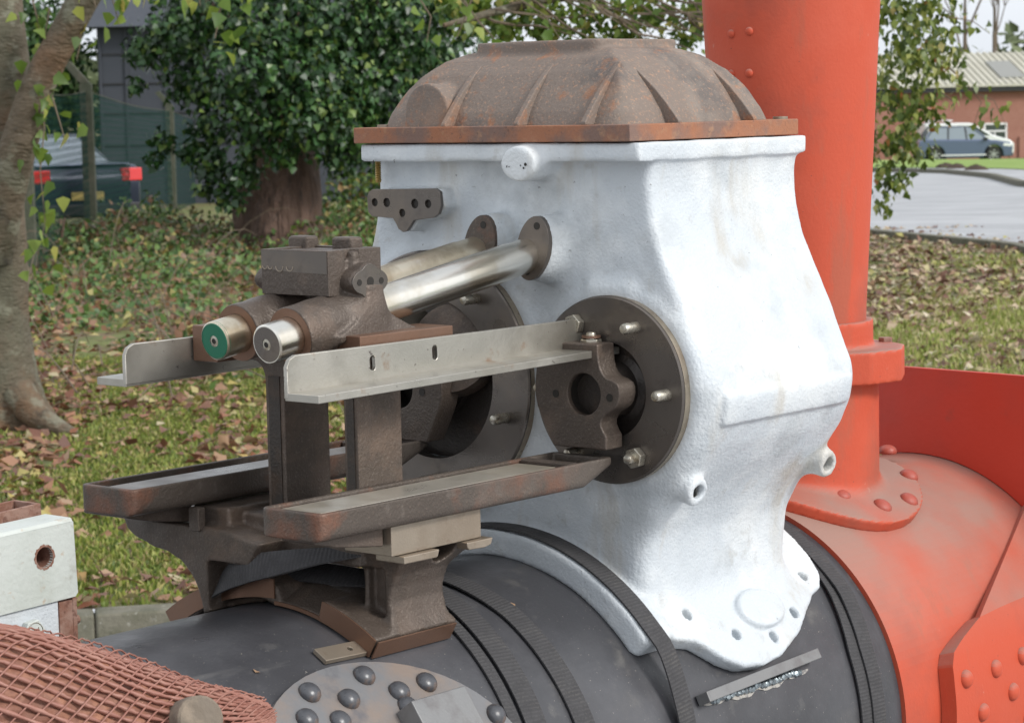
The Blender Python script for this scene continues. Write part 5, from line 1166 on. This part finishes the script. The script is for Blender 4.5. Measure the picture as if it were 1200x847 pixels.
bx('downpipe', M_brickfar, 1.05, 1.13, -.1, -.02, -.6, 1.0); bx('plinth', M_brickfar, .62, .75, -.05, 0, -.6, .35)
bx('end_wall', M_brickfar, 9.7, 10, .3, 10, -.6, 3.3); bx('end_wall', M_brickfar, -12, -11.7, .3, 10, -.6, 3.3)

c = px(1072, 190, 105)
zc = px(1120, 190.5, 105)[2]
t, T = car('parked_car', 'slate blue small estate car on the grass beyond the road', c, R_(1), 3.98, 1.75, 1.48, .9,
    [(3.96, .45), (3.98, .66), (3.88, .82), (3.30, .92), (2.85, .96), (.25, 1.0), (.04, .92), (.0, .6)], [(.22, .96), (3.02, .94), (2.28, 1.44), (1.9, 1.50), (.60, 1.47)], M_carblue, M_glassl, .33, (.72, 3.17), [(.30, .66), (1.25, 1.3), (2.05, 2.0), (2.98, 2.25)], z=zc)
MB().box(.95, 2.85, -.885, -.86, .30, .35, T).build('sill_trim', M_white, t); MB().box(2.72, 2.90, -1.0, -.86, .93, 1.04, T).build('door_mirror', M_black, t, .02)
MB().prism([(3.55, .68), (3.90, .64), (3.92, .76), (3.60, .80)], -.88, -.55, 'xz', mat=T).build('headlight', M_white, t, .01); MB().box(3.6, 4.0, -.8, .8, .24, .40, T).build('bumper', M_black, t, .02)
c = px(1078, 188, 111); zc = px(1120, 189, 111)[2]
t, T = car('parked_van', 'white panel van parked behind the slate blue car', c, R_(2), 4.05, 1.85, 1.75, 1.0,
    [(4.03, .5), (4.03, .75), (3.85, .92), (3.15, 1.12), (2.20, 1.66), (2.0, 1.70), (.05, 1.70), (.0, .6)], [(1.42, 1.13), (3.02, 1.10), (2.28, 1.62), (1.42, 1.64)], M_carwhite, M_glass, .32, (.75, 3.2), [(2.1, 2.08)], z=zc)
MB().box(.2, 1.35, -.6, .6, 1.80, 1.84, T).build('roof_rack', M_white, t, .01)
for x in (.35, 1.2): MB().box(x, x+.04, -.6, .6, 1.69, 1.81, T).build('rack_foot', M_white, t)
for s in (-1,): MB().prism([(1.50, 1.16), (2.95, 1.13), (2.30, 1.55), (1.50, 1.58)], -.929, -.922, 'xz', mat=T).build('side_window', M_glass, t)

# ================================================================== FOREGROUND LEFT
# white steel beam, running with the boiler
BY = .15
beam = thing('steel_beam', 'white painted steel box beam with a drilled rust rimmed hole, left edge', 'beam', (-.9, BY+.03, .235))
T = Matrix.Translation((-.571, BY, .2375)) @ Matrix.Rotation(R_(-2.0), 4, 'Y')
def rrect(x0, x1, z0, z1, r, n=5):
    out = []
    for cx, cz, a0 in ((x1-r, z1-r, 0), (x0+r, z1-r, PI/2), (x0+r, z0+r, PI), (x1-r, z0+r, 1.5*PI)):
        for i in range(n+1): a = a0+PI/2*i/n; out.append((cx+r*math.cos(a), cz+r*math.sin(a)))
    return out
prof = rrect(0, .058, .0, .093, .008)
hb = [(-.0455+.0122*math.cos(a), .0545+.0122*math.sin(a)) for a in np.linspace(0, 2*PI, 24, endpoint=False)]
MB().prism([(-.6, .004), (-.0, .004), (.0, .0885), (-.6, .0885)], 0, .005, 'xz', [hb], T).build('front_web', M_whitepaint, beam, .0)
MB().prism([(-.6, 0.), (-.004, .0), (.0, .004), (-.6, .004)], 0, .058, 'xz', mat=T).build('bottom_flange', M_whitepaint, beam)
MB().prism([(0, .0885), (0.004, .0930), (.050, .0930), (.054, .0885)], -.6, .0, 'yz', mat=T).build('top_flange', M_whitepaint, beam, .001)
MB().box(-.6, 0, .052, .057, .004, .0885, T).build('rear_web', M_whitepaint, beam)
MB().box(-.004, .0, .005, .052, .004, .0885, T).build('end_cap', M_whitepaint, beam)
rg = MB(); q = []
for i in range(40):
    a = 2*PI*i/40; r1 = .0148+.0006*math.sin(i*1.3)+.0007*math.sin(i*2.6+1); q += [T @ Vector((-.0455+.0121*math.cos(a), -.0006, .0545+.0121*math.sin(a))), T @ Vector((-.0455+r1*math.cos(a), -.0004, .0545+r1*math.sin(a)))]
rg.add(q, [(2*i, 2*i+1, (2*i+3) % 80, (2*i+2) % 80) for i in range(40)]); rg.build('rust_ring', M_rust, beam)
MB().lathe([(.0122, 0), (.0122, .045)], T @ Vector((-.0455, 0, .0545)), T.to_3x3() @ Vector((0, 1, 0)), 24, cap=False).build('hole_sleeve', M_rust, beam)
rc = thing('rusty_channel', 'short rusty steel channel lying behind the white beam, left edge', 'channel', (-.62, BY+.1, .32))
T2 = Matrix.Translation((-.560, BY+.075, .325)) @ Matrix.Rotation(R_(-3), 4, 'Y')
MB().box(-.13, 0, 0, .005, -.01, .014, T2).build('web', M_rust, rc, .001); MB().box(-.13, 0, .005, .05, -.01, -.005, T2).build('flange', M_rust, rc, .001); MB().box(-.13, 0, .045, .05, -.005, .014, T2).build('web', M_rust, rc, .001)
MB().box(-.005, .0, .005, .045, -.005, .014, T2).build('end_stop', M_rust, rc, .001)
bp_ = thing('bolted_bracket', 'pale blue grey plate with a big hex bolt under the white beam', 'plate', (-.62, BY-.0, .1))
T3 = Matrix.Translation((-.598, BY+.004, .2300))
MB().box(-.5, .0, 0, .008, -.30, .010, T3).build('plate', M_primer, bp_, .001)
bh = nut('bolt_head', .0155, .010, M_whitepaint, bp_, (-.641, BY+.004, .2065), (0, -1, 0), .12)
MB().lathe([(.0108, .010), (.0112, .0106), (.0118, .0106), (.0122, .010)], (-.641, BY+.004, .2065), (0, -1, 0), 28, cap=False).build('head_ring', M_nut, bh)
tx = MB(); yb = BY+.004-.0103
for dx, pts in ((-.006, [(0, 0), (0, .006), (.003, .006), (.003, 0)]), (.0, [(.003, .006), (0, .006), (0, 0), (.003, 0)]), (.006, [(0, 0), (0, .009)])):
    tx.tube([(-.642+dx+a, yb, .2035+b) for a, b in pts], .0006, 4)
tx.build('head_mark', M_nut, bh)
ra = thing('rusty_post', 'rusty brown steel upright beside the blue grey plate, left edge', 'post', (-.59, BY+.01, .0))
MB().box(-.598, -.578, BY+.002, BY+.008, -.1, .2335).build('flange', M_rust, ra, .001); MB().box(-.5780, -.5715, BY+.002, BY+.045, -.1, .236).build('web', M_rust, ra, .001)
MB().lathe([(.0055, -.002), (.0055, .008), (.003, .010)], (-.5715, BY+.012, .207), (1, 0, .0), 10).build('bolt_end', M_rust, ra)

# netted bundle of kindling on the boiler
cen = [(-300, 838, 2.315, .116), (-120, 848, 2.38, .115), (-10, 857, 2.42, .110), (60, 866, 2.445, .104), (130, 870, 2.47, .092), (190, 868, 2.49, .077), (240, 858, 2.515, .055), (280, 848, 2.54, .034), (318, 838, 2.565, .012)]
C_ = [np.array(px(*q[:3])) for q in cen]; Rr = [q[3] for q in cen]; n = 240
tt = np.linspace(0, len(cen)-1, n); Cx = np.stack([np.interp(tt, np.arange(len(cen)), [c[k] for c in C_]) for k in range(3)], 1)
Rx = np.interp(tt, np.arange(len(cen)), Rr)
ker = np.ones(25)/25; Cs = Cx.copy()
for k in range(3): Cs[:, k] = np.convolve(np.pad(Cx[:, k], 12, 'edge'), ker, 'valid')
Rs_ = np.convolve(np.pad(Rx, 12, 'edge'), ker, 'valid')
tg = np.gradient(Cs, axis=0); tg /= np.linalg.norm(tg, axis=1)[:, None]; uu = np.cross(tg, [0, 0, 1]); uu /= np.linalg.norm(uu, axis=1)[:, None]; ww = np.cross(uu, tg)
arc = np.r_[0, np.cumsum(np.linalg.norm(np.diff(Cs, axis=0), axis=1))]
def sf(i, a, off=0.):
    r = Rs_[i]+off+ (.004*math.sin(a*5+i*.05) if off >= 0 else 0); return Cs[i]+r*(uu[i]*math.cos(a)+ww[i]*math.sin(a)*.95)
bag = thing('netted_bundle', 'bundle of kindling wrapped in salmon coloured netting, bottom left', 'bundle', Cs[90]-np.array([0, 0, Rs_[90]]))
na = 150; v = []; f = []; m_ = 228
for i in range(m_):
    for j in range(na):
        a = 2*PI*j/na; bump = .0035*abs(math.sin(a*17+.8*math.sin(arc[i]*9)))**.7+.0016*math.sin(arc[i]*140+3*math.sin(a*9)); v.append(sf(i, a, -.0075)+(uu[i]*math.cos(a)+ww[i]*math.sin(a))*bump)
for i in range(m_-1):
    for j in range(na): f.append((i*na+j, i*na+(j+1) % na, (i+1)*na+(j+1) % na, (i+1)*na+j))
MB().add(v, f).build('kindling', M_netin, bag, 0, 80, fix=False)
nt1 = MB(); nt2 = MB(); rr_ = 0
for s, mb, tw_, off, K in ((1, nt1, 5.6, .0018, 34), (-1, nt2, 1.1, -.0012, 52)):
    for k in range(K):
        P = []
        for i in range(0, n, 3): a = 2*PI*k/K+s*tw_*(arc[i]/.5); P.append(tuple(sf(i, a, off+.0008*math.sin(i*1.1+k))))
        mb.tube(P, .0010 if s == 1 else [.0023+.0006*math.sin(q_*1.3+k*1.3) for q_ in range(len(P))], 5, False)
o = nt1.build('net_twine', M_net, bag, 0, 80, fix=False); o['kind'] = 'stuff'; o = nt2.build('net_cross_twine', M_net, bag, 0, 80, fix=False); o['kind'] = 'stuff'
a = Vector(px(236, 842, 2.405)); b = Vector(px(150, 870, 2.60)); lg = MB().lathe([(.0, 0), (.021, .0005), (.0235, .003), (.0245, .02), (.024, .14)], a, (b-a), 22, cap=False)
lg = lg.build('log_end', M_woodend, None, 0, 40); base_origin(lg); tag(lg, 'sawn grey end of a small log poking out of the netted bundle', 'log')
# dead leaf scraps on the boiler
for i, (x, a, lb) in enumerate([(-.56, 27, 'tiny orange leaf scrap on the bare boiler shell left of the bracket foot'), (-.115, 26.5, 'small dry leaf scrap lying on the boiler between the straps')]):
    p = np.array([bp(x, a, RB+.002)]); o = leaves('leaf_scrap', p, rv(1)*[1, 1, .1], np.array([bn(a)]), np.array([.012]), M_leafdead); base_origin(o); tag(o, lb, 'leaf')
